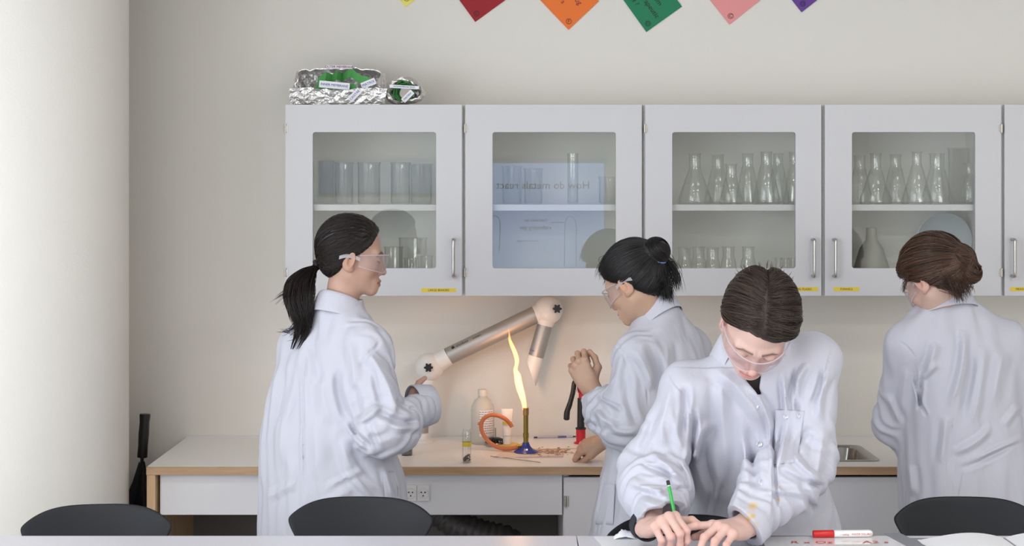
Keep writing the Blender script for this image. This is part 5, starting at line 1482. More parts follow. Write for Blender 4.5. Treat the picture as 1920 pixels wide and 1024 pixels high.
def goggles(fr, parent, name='safety_goggles', yc=-.006, front=.106, half=.078, strap_back=-.03):
    """clear wrap-round safety glasses in head space"""
    n = 40; V = []; F = []; T = []; Bt = []
    def pt(t, z):
        a = math.radians(78) * t
        x = half * math.sin(a) / math.sin(math.radians(78)); y = .018 + (front - .018) * (math.cos(a) - math.cos(math.radians(78))) / (1 - math.cos(math.radians(78)))
        return (x, y + 0.10 * (z - yc) * (1 - abs(t)) , z)
    for i in range(n + 1):
        t = -1 + 2 * i / n; at = abs(t)
        zt = yc + .027 - .011 * at ** 2; zb = yc - .030 + .013 * at ** 2 + .014 * math.exp(-(t / .13) ** 2)
        for k in range(5): V.append(pt(t, zb + (zt - zb) * k / 4))
        T.append(pt(t, zt)); Bt.append(pt(t, zb))
    for i in range(n):
        for k in range(4): a = i * 5 + k; F.append((a, a + 1, a + 6, a + 5))
    o = np_mesh(name, fr.wor(np.array(V)), np.array(F), M['lens'], parent)
    rm = MB(); rm.tube([Vector(q) for q in fr.wor(np.array(T))], 0.0016, 8); rm.build('top_rim', M['lens_rim'], o, smooth=True)
    rm = MB(); rm.tube([Vector(q) for q in fr.wor(np.array(Bt))], 0.0013, 8); rm.build('bottom_rim', M['lens_rim'], o, smooth=True)
    for sx in (-1, 1):
        a = np.array([(sx * half, .020, yc + .004), (sx * (half + .003), .004, yc + .008), (sx * (half + .004), -.02, yc + .010), (sx * (half + .002), strap_back - .012, yc + .002)])
        mb = MB(); W4 = [Vector(q) for q in fr.wor(a)]
        pp = bez(W4, 5); upv = Vector(fr.R[:, 2]); 
        v = []; f = []
        for q in pp:
            for dz, dx in ((-.005, -.001), (.005, -.001), (.005, .001), (-.005, .001)): v.append(q + upv * dz + Vector(fr.R[:, 0]) * dx * 1.2)
        for i in range(len(pp) - 1):
            for k in range(4): f.append((4 * i + k, 4 * i + (k + 1) % 4, 4 * i + 4 + (k + 1) % 4, 4 * i + 4 + k))
        mb.add(v, f).build('temple_arm', M['lens_rim'], o, smooth=30)
    return o

def person(name, label, head, neck_base, skin, g, hands, body_fn, body_lo, body_hi, foot):
    """head, hands and body joined in one mesh: the top-level object of the figure"""
    Vs = []; Fs = []; Cs = []; n = 0
    nb = head.loc(np.array([neck_base], f32))[0]
    fh = lambda P: (lambda p: smin(head_field(p, g), neck_field(p, nb), .02))(head.loc(P)) * head.s
    pts = np.concatenate([head.wor(np.array([(x, y, z) for x in (-.095, .095) for y in (-.12, .13) for z in (-.12, .13)])), np.array([neck_base])])
    V, Q = mesh_field(fh, pts.min(0) - .02, pts.max(0) + .03, 0.0021)
    Vs.append(V); Fs.append(Q); Cs.append(head_cols(head.loc(V), skin, g)); n += len(V)
    for h in hands:
        lo, hi = h.bounds(); V, Q = mesh_field(h.field, lo, hi, 0.0016)
        Vs.append(V); Fs.append(Q + n); Cs.append(h.cols(V, skin, g.get('hand_blush', g.get('blush', (206, 130, 112))))); n += len(V)
    V, Q = mesh_field(body_fn, body_lo, body_hi, 0.009)
    Vs.append(V); Fs.append(Q + n); Cs.append(np.tile(np.array(lin(skin)), (len(V), 1)))
    o = np_mesh(name, np.concatenate(Vs), np.concatenate(Fs), M['skin'], None, np.concatenate(Cs), origin=(foot[0], foot[1], 0.0))
    return tag(o, label, 'person')

def trousers_and_shoes(root, hips, feet, top):
    """hips: centre of the pelvis; feet: two floor points; straight standing legs"""
    hx = np.asarray(hips, f32)
    side = nrm3((feet[1][0] - feet[0][0], feet[1][1] - feet[0][1], 0))
    def fun(P):
        d = None
        for s, ft in ((-1, feet[0]), (1, feet[1])):
            a = hx + side * (s * .085) + V3(0, 0, -.02); k = (a + V3(ft[0], ft[1], 0.08)) / 2; b = V3(ft[0], ft[1], .075)
            c = chain(P, [a, k, b], [.092, .068, .056], .03); d = c if d is None else smin(d, c, .02)
        d = smin(d, ell(P, tuple(hx), (.15, .12, .12)), .04)
        return np.maximum(d, .045 - P[:, 2])
    V, Q = mesh_field(fun, (min(hx[0] - .3, feet[0][0] - .2, feet[1][0] - .2), hx[1] - .35, 0.03), (max(hx[0] + .3, feet[0][0] + .2, feet[1][0] + .2), hx[1] + .35, hx[2] + .2), 0.011)
    np_mesh('trousers', V, Q, M['trouser'], root)
def shoe(root, at, ang):
    c, s = math.cos(ang), math.sin(ang); R = np.array([[s, c, 0], [-c, s, 0], [0, 0, 1]], f32)   # local y forward
    def fun(P):
        q = (P - V3(at[0], at[1], 0)) @ R
        d = smin(ell(q, (0, .06, .03), (.047, .125, .045)), cone(q, (0, -.02, .04), (0, -.02, .09), .047, .045), .03)
        return np.maximum(d, -P[:, 2] + .001)
    V, Q = mesh_field(fun, (at[0] - .22, at[1] - .22, -.01), (at[0] + .22, at[1] + .22, .16), 0.007)
    np_mesh('shoe', V, Q, M['shoe'], root)
# ------------------------------------------------------------------ the four students
PI = math.pi
def w_(px, py, D): return np.array(W(px, py, D), dtype=np.float64)
def make_coat(root, rows, az, arms, strokes, ymid, seed, res=0.004, amp=0.0035, extra=None, material=None, colfn=None, sh_k=0.045, wr=.13):
    yaw = math.radians(az)
    def sleeve(P, A):
        pts, rs = [np.asarray(p, f32) for p in A['pts']], A['rs']
        up = cone(P, pts[0], pts[1], rs[0], rs[1])
        dr = nrm3(pts[2] - pts[1])
        lo = cone(P, pts[1], pts[2] + dr * .03, rs[1], rs[2])
        if 'bulge' in A: lo = smin(lo, sph(P, pts[1] + (pts[2] - pts[1]) * A['bulge'][0] + np.asarray(A['bulge'][2], f32), A['bulge'][1]), .05)
        cd = nrm3(A['cut']) if 'cut' in A else dr
        lo = np.maximum(lo, plane(P, pts[2], cd))
        d = smin(up, lo, A.get('k', .03))
        # gathers round the elbow and above the cuff
        e = np.linalg.norm(P - pts[1], axis=1)
        ax_ = nrm3(pts[2] - pts[0]); s_ = (P - pts[1]) @ ax_ + .012 * wav(P, seed + 5, .09)
        d = d - A.get('gather', .0045) * np.exp(-(e / .085) ** 2) * np.sin(s_ * 2 * PI / .042)
        c_ = np.abs((P - pts[2]) @ dr + .07)
        d = d - .0030 * np.exp(-(c_ / .06) ** 2) * np.sin(((P - pts[2]) @ dr + .010 * wav(P, seed + 8, .07)) * 2 * PI / .035) * (((P - pts[2]) @ dr) < -.012)
        return d
    def base(P):
        d = loft(P, rows, yaw)
        for A in arms:
            p0 = np.asarray(A['pts'][0], f32)
            if 'neck' in A: d = smin(d, cone(P, A['neck'], p0, A.get('nr', .05), A['rs'][0] * .86), .05)
            d = smin(d, sleeve(P, A), sh_k if 'k2' not in A else A['k2'])
        if extra is not None: d = extra(P, d)
        return d
    def fun(P):
        d = base(P)
        d = d - amp * wav(P, seed, .17, (1.15, 1.15, .40)) - amp * .45 * wav(P, seed + 1, .07, (1.1, 1.1, .5))
        d = d - folds(P, strokes, ymid)
        for A in arms:                                       # the sleeve opening
            p2 = np.asarray(A['pts'][2], f32); dr = nrm3(p2 - np.asarray(A['pts'][1], f32)); r2 = A['rs'][2]
            d = smax(d, -cone(P, p2 - dr * .03, p2 + dr * .06, r2 - .016, r2 - .008), .003)
        return d
    pts = np.array([p for A in arms for p in A['pts']] + [(r[1] - r[3] - .05, r[2] - r[3] - .05, r[0]) for r in rows] + [(r[1] + r[3] + .05, r[2] + r[3] + .05, r[0]) for r in rows])
    lo, hi = pts.min(0) - .10, pts.max(0) + .10
    V, Q = mesh_field(fun, lo, hi, res)
    e = res; d0 = fun(V); G = np.stack([fun(V + V3(*(e * np.eye(3)[k]))) - d0 for k in range(3)], 1); G /= (np.linalg.norm(G, axis=1)[:, None] + 1e-9)
    def grow(m, e):
        g = .02 + wr * (e[:, 0] ** 2 + e[:, 1] ** 2) 
        for A in arms:
            p1 = np.asarray(A['pts'][1], f32)
            for q0, q1 in ((A['pts'][0], A['pts'][1]), (A['pts'][1], A['pts'][2])):
                ax_ = nrm3(np.asarray(q1, f32) - np.asarray(q0, f32)); w = np.exp(-(np.abs(cone(m, q0, q1, .06, .05)) / .03) ** 2)
                near = np.exp(-(np.linalg.norm(m - p1, axis=1) / .13) ** 2)
                g = np.maximum(g * (1 - w * .7), w * (.05 + .24 * near) * (e @ ax_) ** 2)
        return g
    V = wrinkle(V, Q, grow, G.astype(f32), seed=seed)
    cols = colfn(V) if colfn else None
    o = np_mesh('lab_coat', V, Q, material or M['coat'], root, cols)
    return o, fun
def hit(fun, px, py, D0=2.9, D1=5.0):
    """where the sight line through a pixel meets a surface"""
    D = D0
    for i in range(90):
        p = w_(px, py, D); d = float(fun(p[None].astype(f32))[0])
        if d < 0.0006: break
        D += max(d * 0.6, 0.0008)
        if D > D1: break
    return w_(px, py, D)
def patch(name, fun, corners, parent, lift=0.0022, n=10, m_=None, D0=2.9):
    V = []; F = []
    c = [np.array(q, float) for q in corners]              # tl, tr, br, bl
    for i in range(n + 1):
        for j in range(n + 1):
            u, v = i / n, j / n
            q = (c[0] * (1 - u) + c[1] * u) * (1 - v) + (c[3] * (1 - u) + c[2] * u) * v
            p = hit(fun, q[0], q[1], D0); p[1] -= lift; V.append(p)
    for i in range(n):
        for j in range(n): a = i * (n + 1) + j; F.append((a, a + 1, a + n + 2, a + n + 1))
    V = np.array(V, f32); dm = np.median(V[:, 1]); bad = np.abs(V[:, 1] - dm) > .11      # sight lines that ran past the cloth
    for i in np.where(bad)[0]:
        k = np.argmin(np.where(bad, 9, np.hypot(V[:, 0] - V[i, 0], V[:, 2] - V[i, 2]))); V[i] = V[k]
    V = lap(V, np.array(F), .35)
    o = np_mesh(name, V, np.array(F), m_ or M['coat'], parent)
    sd = o.modifiers.new('cloth_thickness', 'SOLIDIFY'); sd.thickness = 0.0016; sd.offset = 0
    return o
def body_of(hip, chest, neck, arms, legs):
    def fun(P):
        d = chain(P, [hip, chest], [.090, .075], .05)
        d = smin(d, cone(P, chest, neck, .060, .036), .02)
        for a in arms: d = smin(d, chain(P, a, [.036, .032, .024], .02), .02)
        for l in legs: d = smin(d, chain(P, l, [.075, .052, .040], .03), .03)
        return d
    return fun
def limb_bounds(*ps):
    a = np.array([p for q in ps for p in q]); return a.min(0) - .14, a.max(0) + .14
HB = {}
CAP_LINE = [(-.090, -.062), (-.066, -.036), (-.030, -.019), (.000, .000), (.016, .026), (.040, .050), (.070, .0665), (.085, .073), (.11, .080), (.14, .12)]

# ================================================================== A: student with the long ponytail
DA = 4.22
fa, ra = nrm3((math.cos(math.radians(50)), math.sin(math.radians(50)), 0)), nrm3((math.sin(math.radians(50)), -math.cos(math.radians(50)), 0))
HA = Frame(w_(661, 482, DA), 8, 8, 0, .93)
nbA = w_(636, 585, DA + .0)
shA = [w_(622, 646, DA)[:3] + ra * .148, w_(622, 656, DA)[:3] - ra * .120]
elA = w_(716, 806, 4.02); cuA = w_(806, 757, 4.22)
elA2 = shA[1] + np.array((-.02, .10, -.26)); wrA2 = elA2 + np.array((.14, .18, .03))
hipA = w_(622, 0, DA); hipA[2] = .92
handA = Hand(cuA - np.array((.86, .48, .10)) * .076, (.86, .48, .06), (.3, -.5, .2), False, ((70, 95, 50), (75, 95, 50), (75, 95, 50), (75, 95, 50)), thumb=((.55, .85, .1), (.70, .75, .1), (.90, .5, .1)), scale=.82, arm_to=elA * .5 + cuA * .5)
legsA = [[hipA + ra * s * .085, hipA + ra * s * .09 - np.array((0, 0, .42)), np.array([*(hipA + ra * s * .095)[:2], .08])] for s in (-1, 1)]
armsA = [[shA[0], elA, cuA - nrm3(cuA - elA) * .06], [shA[1], elA2, wrA2]]
chA = np.array([*(w_(628, 0, DA)[:2]), 1.28])
lo, hi = limb_bounds(armsA[0], armsA[1], legsA[0], legsA[1], [hipA, chA])
gA = dict(jaw=-.003, nose=-.006, blush=(172, 116, 98), lip=(158, 92, 88), brow=(30, 24, 22))
pA = person('person', 'student in a white lab coat with a long dark ponytail, in profile before the burner', HA, nbA, (190, 154, 136), gA, [handA],
            body_of(hipA, chA, nbA, armsA, legsA), lo, hi, hipA)
rowsA = [(w_(0, y, DA)[2], w_(px, y, DA)[0], DA + dy, a, b) for (y, px, a, b, dy) in
         ((566, 641, .050, .050, -.005), (582, 638, .066, .058, -.005), (606, 633, .110, .070, 0), (645, 626, .150, .092, 0), (700, 622, .182, .118, 0), (800, 614, .200, .146, 0), (845, 614, .203, .154, 0), (900, 622, .220, .166, 0), (1000, 626, .230, .178, 0), (1140, 628, .245, .19, 0))]
strokesA = [(568, 668, 571, 925, 2.6, -2.2), (563, 668, 566, 925, 5, 1.0), (684, 655, 742, 775, 15, 11, -10), (655, 640, 668, 730, 12, 5), (632, 690, 652, 790, 9, -7, 6), (652, 790, 700, 840, 6, -6, 4),
            (606, 700, 622, 800, 16, 5, 6), (586, 640, 600, 720, 10, -3), (535, 690, 515, 800, 12, -4, -4), (545, 720, 530, 880, 16, 5, 8), (590, 760, 596, 900, 18, 4), (640, 820, 700, 930, 14, 6, 12),
            (612, 915, 690, 880, 7, 2.5, -3), (600, 950, 668, 915, 9, 1.8), (500, 935, 555, 905, 10, 2.2), (648, 865, 720, 935, 9, -4, 6), (720, 880, 735, 935, 8, 4),
            (688, 790, 712, 845, 7, -4), (706, 770, 780, 792, 8, -7, 6), (668, 800, 722, 760, 10, 6, -4), (730, 800, 790, 800, 8, 6, 4), (742, 745, 776, 770, 6, -5, 4), (664, 720, 676, 790, 9, -4), (700, 690, 716, 760, 6, -4, 3), (676, 690, 700, 650, 5, -3), (690, 668, 712, 640, 4, -3, 2)]
coatA, funA = make_coat(pA, rowsA, 50, [dict(pts=[shA[0], elA, cuA - nrm3(cuA - elA) * .05], rs=[.058, .068, .036], neck=w_(634, 604, DA) , nr=.045, bulge=(.25, .064, (0.0, 0, -.006))),
                                        dict(pts=[shA[1], elA2, wrA2], rs=[.058, .066, .05], neck=w_(630, 604, DA), nr=.045)], strokesA, DA + .02, 11)
# turned-back cuff
drA = nrm3(cuA - elA)
cf = MB()
dV = Vector((.86, .48, .10)).normalized(); c0 = Vector(cuA) - dV * .050 + Vector((0, 0, -.002))
cf.lathe([(.0610, .0), (.0630, .003), (.0605, .03), (.0545, .058), (.0520, .060), (.0500, .056), (.0555, .03), (.0585, .003)], c0, 40, dV, closed=True)
cfo = cf.build('cuff', M['coat'], coatA, smooth=True)
# coat pocket edge at the hip
patch('pocket', funA, [(716, 882), (745, 882), (748, 940), (722, 940)], coatA, .003, 8, D0=3.8)
Rn = np.array(Euler((math.radians(-8), 0, math.radians(50 - 90))).to_matrix())
collar('collar', w_(639, 574, DA), Rn, coatA, .052, .056, .046, .064, 26, .02, .035, .024)
# hair
M['hairA'] = hair_mat('hair_dark', (17, 13, 12), (54, 41, 37), .42)
lineA = [(-.090, -.068), (-.070, -.050), (-.045, -.034), (-.012, -.022), (.004, .004), (.020, .026), (.045, .048), (.070, .060), (.085, .066), (.11, .075), (.14, .12)]
def capA(P):
    p = HA.loc(P); d = hair_cap(p, .010, lineA)
    d = d - .0012 * np.sin(np.arctan2(p[:, 0], p[:, 2] - .0 + .02) * 60 + 3 * wav(p, 3, .05))
    return d * HA.s
pts = HA.wor(np.array([(x, y, z) for x in (-.09, .09) for y in (-.14, .09) for z in (-.11, .14)]))
V, Q = mesh_field(capA, pts.min(0) - .02, pts.max(0) + .02, .003)
S = Strands(); rs = np.random.RandomState(4)
tieA = HA.loc(np.array([w_(594, 497, DA + .03)], f32))[0]
td = sdir(tieA)
for i in range(2300):
    z = rs.uniform(-.075, .115); sx = rs.choice((-1, 1))
    y = np.interp(z, [l[0] for l in lineA], [l[1] for l in lineA]) - abs(rs.normal(0, .010))
    if rs.rand() < .45: y -= rs.uniform(0, .08)
    q = np.array([0, y, z]); rem = 1 - ((y - SK_C[1]) / (SK_R[1] + .008)) ** 2 - ((z - SK_C[2]) / (SK_R[2] + .008)) ** 2
    q[0] = sx * (SK_R[0] + .008) * math.sqrt(max(rem, 0.0)); 
    t = np.linspace(0, 1, 14); D_ = slerp(sdir(q), td, t)
    off = .0085 + .0040 * rs.rand() * np.sin(PI * t) + .004 * t ** 6
    pt = on_skull(D_, off)
    k = np.clip((t - .80) / .20, 0, 1)[:, None] ** 1.5
    pt = pt * (1 - k) + (tieA + rs.normal(0, .004, 3)) * k
    if (pt[:, 1] > np.interp(pt[:, 2], [l[0] for l in lineA], [l[1] for l in lineA]) + .003).any(): continue
    S.q(pt, .0002 + .0022 * rs.rand(), .00075 * rs.uniform(.7, 1.3), rs.beta(1.4, 3.0), .9)
S.flush(HA, capA)
tp = [w_(px, y, D) for px, y, D in ((594, 497, DA + .03), (580, 503, DA + .01), (568, 522, DA - .02), (562, 556, DA - .05), (561, 594, DA - .06), (560, 622, DA - .055), (553, 655, DA - .05))]
tw = [.009, .026, .042, .054, .054, .040, .010]
tpd = np.array(bez([Vector(p) for p in tp], 6)); twd = np.interp(np.linspace(0, 1, len(tpd)), np.linspace(0, 1, 7), tw)
tpd0 = tpd
for i in range(2300):
    lk = rs.randint(15); lr = np.random.RandomState(lk + 60); la, lq = lr.uniform(0, 2 * PI), math.sqrt(lr.rand()); a = rs.uniform(0, 2 * PI); r_ = math.sqrt(rs.rand()); m = len(tpd)
    L_ = float(np.clip(lr.normal(.84, .10) + rs.normal(0, .05), .4, 1)); n_ = max(8, int(m * L_)); t = np.linspace(0, 1, n_)
    wob = rs.uniform(.1, .35); ph = rs.uniform(0, 6.28)
    ox = np.cos(a + wob * 3 * t) * r_ + wob * 1.1 * np.sin(t * 8 + ph) * t; oy = np.sin(a + wob * 3 * t) * r_
    idx = np.linspace(0, (m - 1) * L_, n_)
    cx = np.stack([np.interp(idx, np.arange(m), tpd[:, k]) for k in range(3)], 1); ww = np.interp(idx, np.arange(m), twd)
    ww = ww * (1 - .55 * t ** 3)
    lump = .011 * np.sin(lr.uniform(7, 10) * t * L_ + lr.uniform(0, 6)) * np.clip(t * 2, 0, 1)
    cl = (.25 + .60 * t) * np.clip(t * 3, 0, 1)                              # strands gather into locks towards the ends
    ox = ox * (1 - cl) + cl * math.cos(la) * lq; oy = oy * (1 - cl) + cl * math.sin(la) * lq
    pt = cx + np.stack([ox * ww + lump, oy * ww * .7, .15 * ox * ww], 1)
    S.add(pt, .00075 * rs.uniform(.7, 1.3), rs.beta(1.3, 3.0) , .2)
for i in range(60):      # flicked ends
    base, end = (((572, 540), (518, 563)) if i % 2 else ((565, 600), (527, 622)))
    j = rs.normal(0, 5, 4); a_ = w_(base[0] + j[0], base[1] + j[1], DA - .04); b_ = w_(end[0] + j[2] * 1.4 + rs.uniform(0, 18), end[1] + j[3] * 1.4, DA - .05)
    mid = (a_ + b_) / 2 + np.array((-.004, 0, .008 if i % 2 else -.014))
    S.add(np.array(bez([Vector(a_), Vector(mid), Vector(b_)], 5)), .0007, rs.beta(1.3, 3), .15)
SV, SQ, SCc = S.geo()
capc = np.full(len(V), .12)
hv = np.concatenate([V, SV]); hq = np.concatenate([Q, SQ + len(V)]); hc = np.concatenate([capc, SCc])
hA = np_mesh('hair', hv, hq, M['hairA'], pA, np.stack([hc] * 3, 1))
tt_ = Vector(HA.R @ td.astype(f32)); tl = Vector(w_(593, 497, DA + .028))
MB().lathe([(.0135, -.006), (.0165, 0), (.0135, .006), (.0105, 0)], tl, 20, (-.85, -.2, -.35), closed=True).build('hair_tie', M['tie'], hA, smooth=True)
goggles(HA, pA)
trousers_and_shoes(pA, hipA - np.array((0, 0, .02)), [(hipA - ra * .095)[:2], (hipA + ra * .095)[:2]], .9)
for s in (-1, 1): shoe(pA, (hipA + ra * s * .095)[:2], math.radians(50))

# ================================================================== B: student with the top bun
DB = 4.42; azB = 140
fb_ = nrm3((math.cos(math.radians(azB)), math.sin(math.radians(azB)), 0)); lb_ = nrm3((-math.sin(math.radians(azB)), math.cos(math.radians(azB)), 0))
HBf = Frame(w_(1189, 531, DB - .01), 145, 30, 0, .96)
nbB = w_(1232, 600, DB)
scB = w_(1242, 662, DB)
shB = [scB + lb_ * .140, scB - lb_ * .145]
elB = w_(1166, 792, 4.27); cuB = w_(1119, 739, 4.42)
elB2 = w_(1215, 800, 4.64); cuB2 = w_(1150, 822, 4.78)
hipB = w_(1240, 0, DB); hipB[2] = .90
hB1 = Hand(w_(1108, 729, 4.425), (-.46, .12, .86), (-.26, -.94, .10), True, ((52, 82, 50), (56, 84, 50), (60, 84, 50), (62, 84, 50)), spread=(8, 1, -6, -13), thumb=((.62, .60, -.45), (.92, .12, -.35), (.93, -.25, -.25)), scale=.93, arm_to=cuB * .55 + elB * .45)
hB2 = Hand(w_(1134, 826, 4.83), (-.86, .30, -.30), (.0, -.55, .83), False, ((30, 45, 30), (45, 60, 35), (55, 65, 35), (60, 65, 35)), thumb=((.75, .35, -.2), (.9, .0, -.35), (.9, -.25, -.35)), scale=.9, arm_to=w_(1165, 822, 4.78))
legsB = [[hipB + lb_ * s * .085, hipB + lb_ * s * .09 - np.array((0, 0, .42)), np.array([*(hipB + lb_ * s * .095)[:2], .08])] for s in (-1, 1)]
armsB = [[shB[0], elB, w_(1110, 729, 4.425)], [shB[1], elB2, w_(1140, 826, 4.82)]]
chB = np.array([*(w_(1244, 0, DB)[:2]), 1.26])
lo, hi = limb_bounds(armsB[0], armsB[1], legsB[0], legsB[1], [hipB, chB])
gB = dict(jaw=.001, nose=-.008, blush=(200, 138, 114), lip=(178, 104, 98), brow=(36, 30, 28))
pB = person('person', 'student in a white lab coat with a black top bun, bowed with one hand raised', HBf, nbB, (194, 160, 138), gB, [hB1, hB2],
            body_of(hipB, chB, nbB, armsB, legsB), lo, hi, hipB)
rowsB = [(w_(0, y, DB)[2], w_(px, y, DB)[0], DB, a, b) for (y, px, a, b) in
         ((580, 1234, .050, .050), (594, 1236, .068, .058), (622, 1241, .118, .076), (662, 1247, .150, .096), (715, 1250, .168, .116), (800, 1244, .186, .140), (900, 1240, .198, .156), (1000, 1234, .215, .178), (1150, 1230, .235, .19))]
strokesB = [(1190, 655, 1222, 735, 12, 8, -6), (1168, 665, 1150, 740, 9, 4), (1212, 640, 1240, 740, 10, -5, -8), (1250, 640, 1258, 760, 12, 4), (1178, 700, 1196, 800, 10, -5, 8), (1110, 765, 1160, 800, 8, 7, 5), (1125, 745, 1170, 770, 6, -5), (1140, 800, 1195, 808, 7, 5, 5), (1100, 790, 1140, 812, 6, -4),
            (1136, 870, 1112, 990, 10, 5), (1160, 860, 1146, 990, 9, -4), (1180, 850, 1176, 980, 12, 4), (1148, 905, 1124, 1000, 1.6, -2), (1152, 640, 1175, 690, 3, -2.5, -5), (1185, 675, 1216, 760, 2.5, -2.5, -8)]
coatB, funB = make_coat(pB, rowsB, azB, [dict(pts=[shB[0], elB, cuB], rs=[.058, .066, .043], neck=w_(1238, 616, DB), nr=.045, bulge=(.45, .060, (-.012, 0, -.016)), cut=(-.45, .35, .80)),
                                         dict(pts=[shB[1], elB2, cuB2], rs=[.058, .06, .046], neck=w_(1234, 616, DB), nr=.045)], strokesB, DB + .03, 23)
Rn = np.array(Euler((math.radians(-26), 0, math.radians(azB - 90))).to_matrix())
collar('collar', w_(1232, 586, DB), Rn, coatB, .053, .055, .046, .058, 22, .025, .045, .014)
patch('pocket', funB, [(1122, 902), (1154, 906), (1150, 985), (1114, 985)], coatB, .003, 8, D0=3.9)
M['hairB'] = hair_mat('hair_black', (11, 10, 11), (46, 41, 42), .42)
lineB = [(-.090, -.062), (-.070, -.050), (-.040, -.030), (-.012, -.020), (.004, .004), (.020, .028), (.045, .054), (.070, .066), (.085, .072), (.11, .078), (.14, .12)]
bunB = np.array([0.0, -.118, .048])
def capB(P):
    p = HBf.loc(P); d = hair_cap(p, .012, lineB)
    d = smin(d, ell(p, tuple(bunB), (.043, .036, .040)), .010)
    return d * HBf.s
pts = HBf.wor(np.array([(x, y, z) for x in (-.09, .09) for y in (-.17, .09) for z in (-.11, .15)]))
V, Q = mesh_field(capB, pts.min(0) - .02, pts.max(0) + .02, .003)
S = Strands(); rs = np.random.RandomState(9); td = sdir(bunB)
for i in range(2600):
    z = rs.uniform(-.085, .118); sx = rs.choice((-1, 1))
    y = np.interp(z, [l[0] for l in lineB], [l[1] for l in lineB]) - abs(rs.normal(0, .010))
    if rs.rand() < .45: y -= rs.uniform(0, .07)
    q = np.array([0, y, z]); rem = 1 - ((y - SK_C[1]) / (SK_R[1] + .008)) ** 2 - ((z - SK_C[2]) / (SK_R[2] + .008)) ** 2
    q[0] = sx * (SK_R[0] + .008) * math.sqrt(max(rem, 0))
    t = np.linspace(0, 1, 14); D_ = slerp(sdir(q), td, t)
    pt = on_skull(D_, .0105 + .006 * rs.rand() * np.sin(PI * t) + .008 * t ** 4)
    S.q(pt, .0002 + .0024 * rs.rand(), .00075 * rs.uniform(.7, 1.3), rs.beta(1.3, 3.2), .9)
S.flush(HBf, capB)
for i in range(1000):     # the bun: strands wound round
    a0 = rs.uniform(0, 2 * PI); span = rs.uniform(1.5, 3.6); t = np.linspace(0, 1, 14); a = a0 + span * t
    ph = rs.uniform(-.9, .9); rr_ = 1.0 + rs.uniform(-.02, .09)
    tl_ = rs.normal(0, .28)
    x = np.cos(a) * math.cos(ph); zz = np.sin(a) * math.cos(ph); yv = math.sin(ph) + tl_ * np.sin(a) * .6
    u = np.stack([x, yv, zz], 1); u /= np.linalg.norm(u, axis=1)[:, None]
    S.add(HBf.wor(bunB + u * np.array([.043, .037, .040]) * rr_), .0009 * rs.uniform(.7, 1.3), rs.beta(1.3, 3.2), .4)
def loose(px0, py0, px1, py1, D, n, sp, bend, r=.0007, spe=None):
    for i in range(int(n * 1.5)):
        j = rs.normal(0, 1, 6); a_ = w_(px0 + j[0] * sp, py0 + j[1] * sp, D + .01 * j[4]); b_ = w_(px1 + j[2] * (spe or sp), py1 + j[3] * (spe or sp), D + .015 * j[5])
        m_ = (a_ + b_) / 2 + np.array((bend[0] + .003 * j[4], 0, bend[1] + .002 * j[5]))
        S.add(np.array(bez([Vector(a_), Vector(m_), Vector(b_)], 5)), r * rs.uniform(.7, 1.3), rs.beta(1.3, 3.2), .12)
loose(1238, 505, 1252, 562, DB - .05, 130, 7, (.008, 0))
loose(1246, 490, 1268, 540, DB - .03, 90, 7, (.010, .004))
loose(1225, 520, 1236, 552, DB - .06, 60, 6, (.004, 0))
loose(1250, 485, 1272, 525, DB - .02, 25, 5, (.008, .004))
loose(1206, 545, 1201, 566, DB - .05, 12, 5, (.0, 0), .0004)
loose(1150, 480, 1131, 512, DB + .03, 90, 7, (-.010, .004), .0008)
loose(1152, 505, 1138, 530, DB + .05, 40, 5, (-.006, .0), .0007)
SV, SQ, SCc = S.geo()
hB_ = np_mesh('hair', np.concatenate([V, SV]), np.concatenate([Q, SQ + len(V)]), M['hairB'], pB, np.stack([np.concatenate([np.full(len(V), .10), SCc])] * 3, 1))
MB().lathe([(.037, -.004), (.040, 0), (.037, .004), (.033, 0)], Vector(HBf.wor(bunB[None] + np.array([[0, .016, -.010]]))[0]), 20, Vector(HBf.R @ np.array([0, .85, -.5], f32)), closed=True).build('hair_tie', M['tie_blue'], hB_, smooth=True)
goggles(HBf, pB)
trousers_and_shoes(pB, hipB - np.array((0, 0, .02)), [(hipB - lb_ * .095)[:2], (hipB + lb_ * .095)[:2]], .9)
for s in (-1, 1): shoe(pB, (hipB + lb_ * s * .095)[:2], math.radians(azB))
# the splint held in the lower hand
sa, sb = Vector(w_(1083, 843.5, 4.93)), Vector(w_(1119, 832.5, 4.86))
tag(MB().cyl(sa, sb, .0013, n=8).build('wooden_splint', splint, smooth=40, origin=(sa + sb) / 2), 'wooden splint held between the fingers of the lower hand', 'splint', 'wooden splints in hand')

# ================================================================== C: student writing at the table
DC = 3.62
HC = Frame(w_(1420, 613, 3.46), 256, 54, 15, 1.0)
nbC = w_(1416, 668, 3.60)
shC = [w_(1290, 732, 3.63), w_(1526, 676, 3.63)]       # his right (picture left), his left
elC = w_(1224, 882, 3.63); cuC = w_(1240, 968, 3.44)
elC2 = w_(1508, 864, 3.60); cuC2 = w_(1396, 983, 3.425)
wrC = w_(1214, 989, 3.415); wrC2 = w_(1398, 988, 3.41)
hipC = w_(1425, 0, 3.90); hipC[2] = .93
hC1 = Hand(wrC, (.36, -.80, .34), (-.34, .18, .93), False, ((62, 58, 30), (68, 62, 30), (72, 66, 30), (76, 66, 30)), spread=(4, 0, -3, -6), thumb=((.55, .72, -.10), (.75, .45, -.25), (.62, .25, -.65)), scale=1.0, arm_to=wrC * .4 + elC * .6)
hC2 = Hand(wrC2, (-.70, -.68, .10), (-.05, -.25, .97), True, ((6, 16, 10), (34, 40, 24), (38, 42, 24), (40, 40, 24)), spread=(26, 4, -4, -10), thumb=((.6, .6, -.35), (.9, .2, -.25), (.95, 0, -.1)), scale=1.0, arm_to=wrC2 * .4 + elC2 * .6)
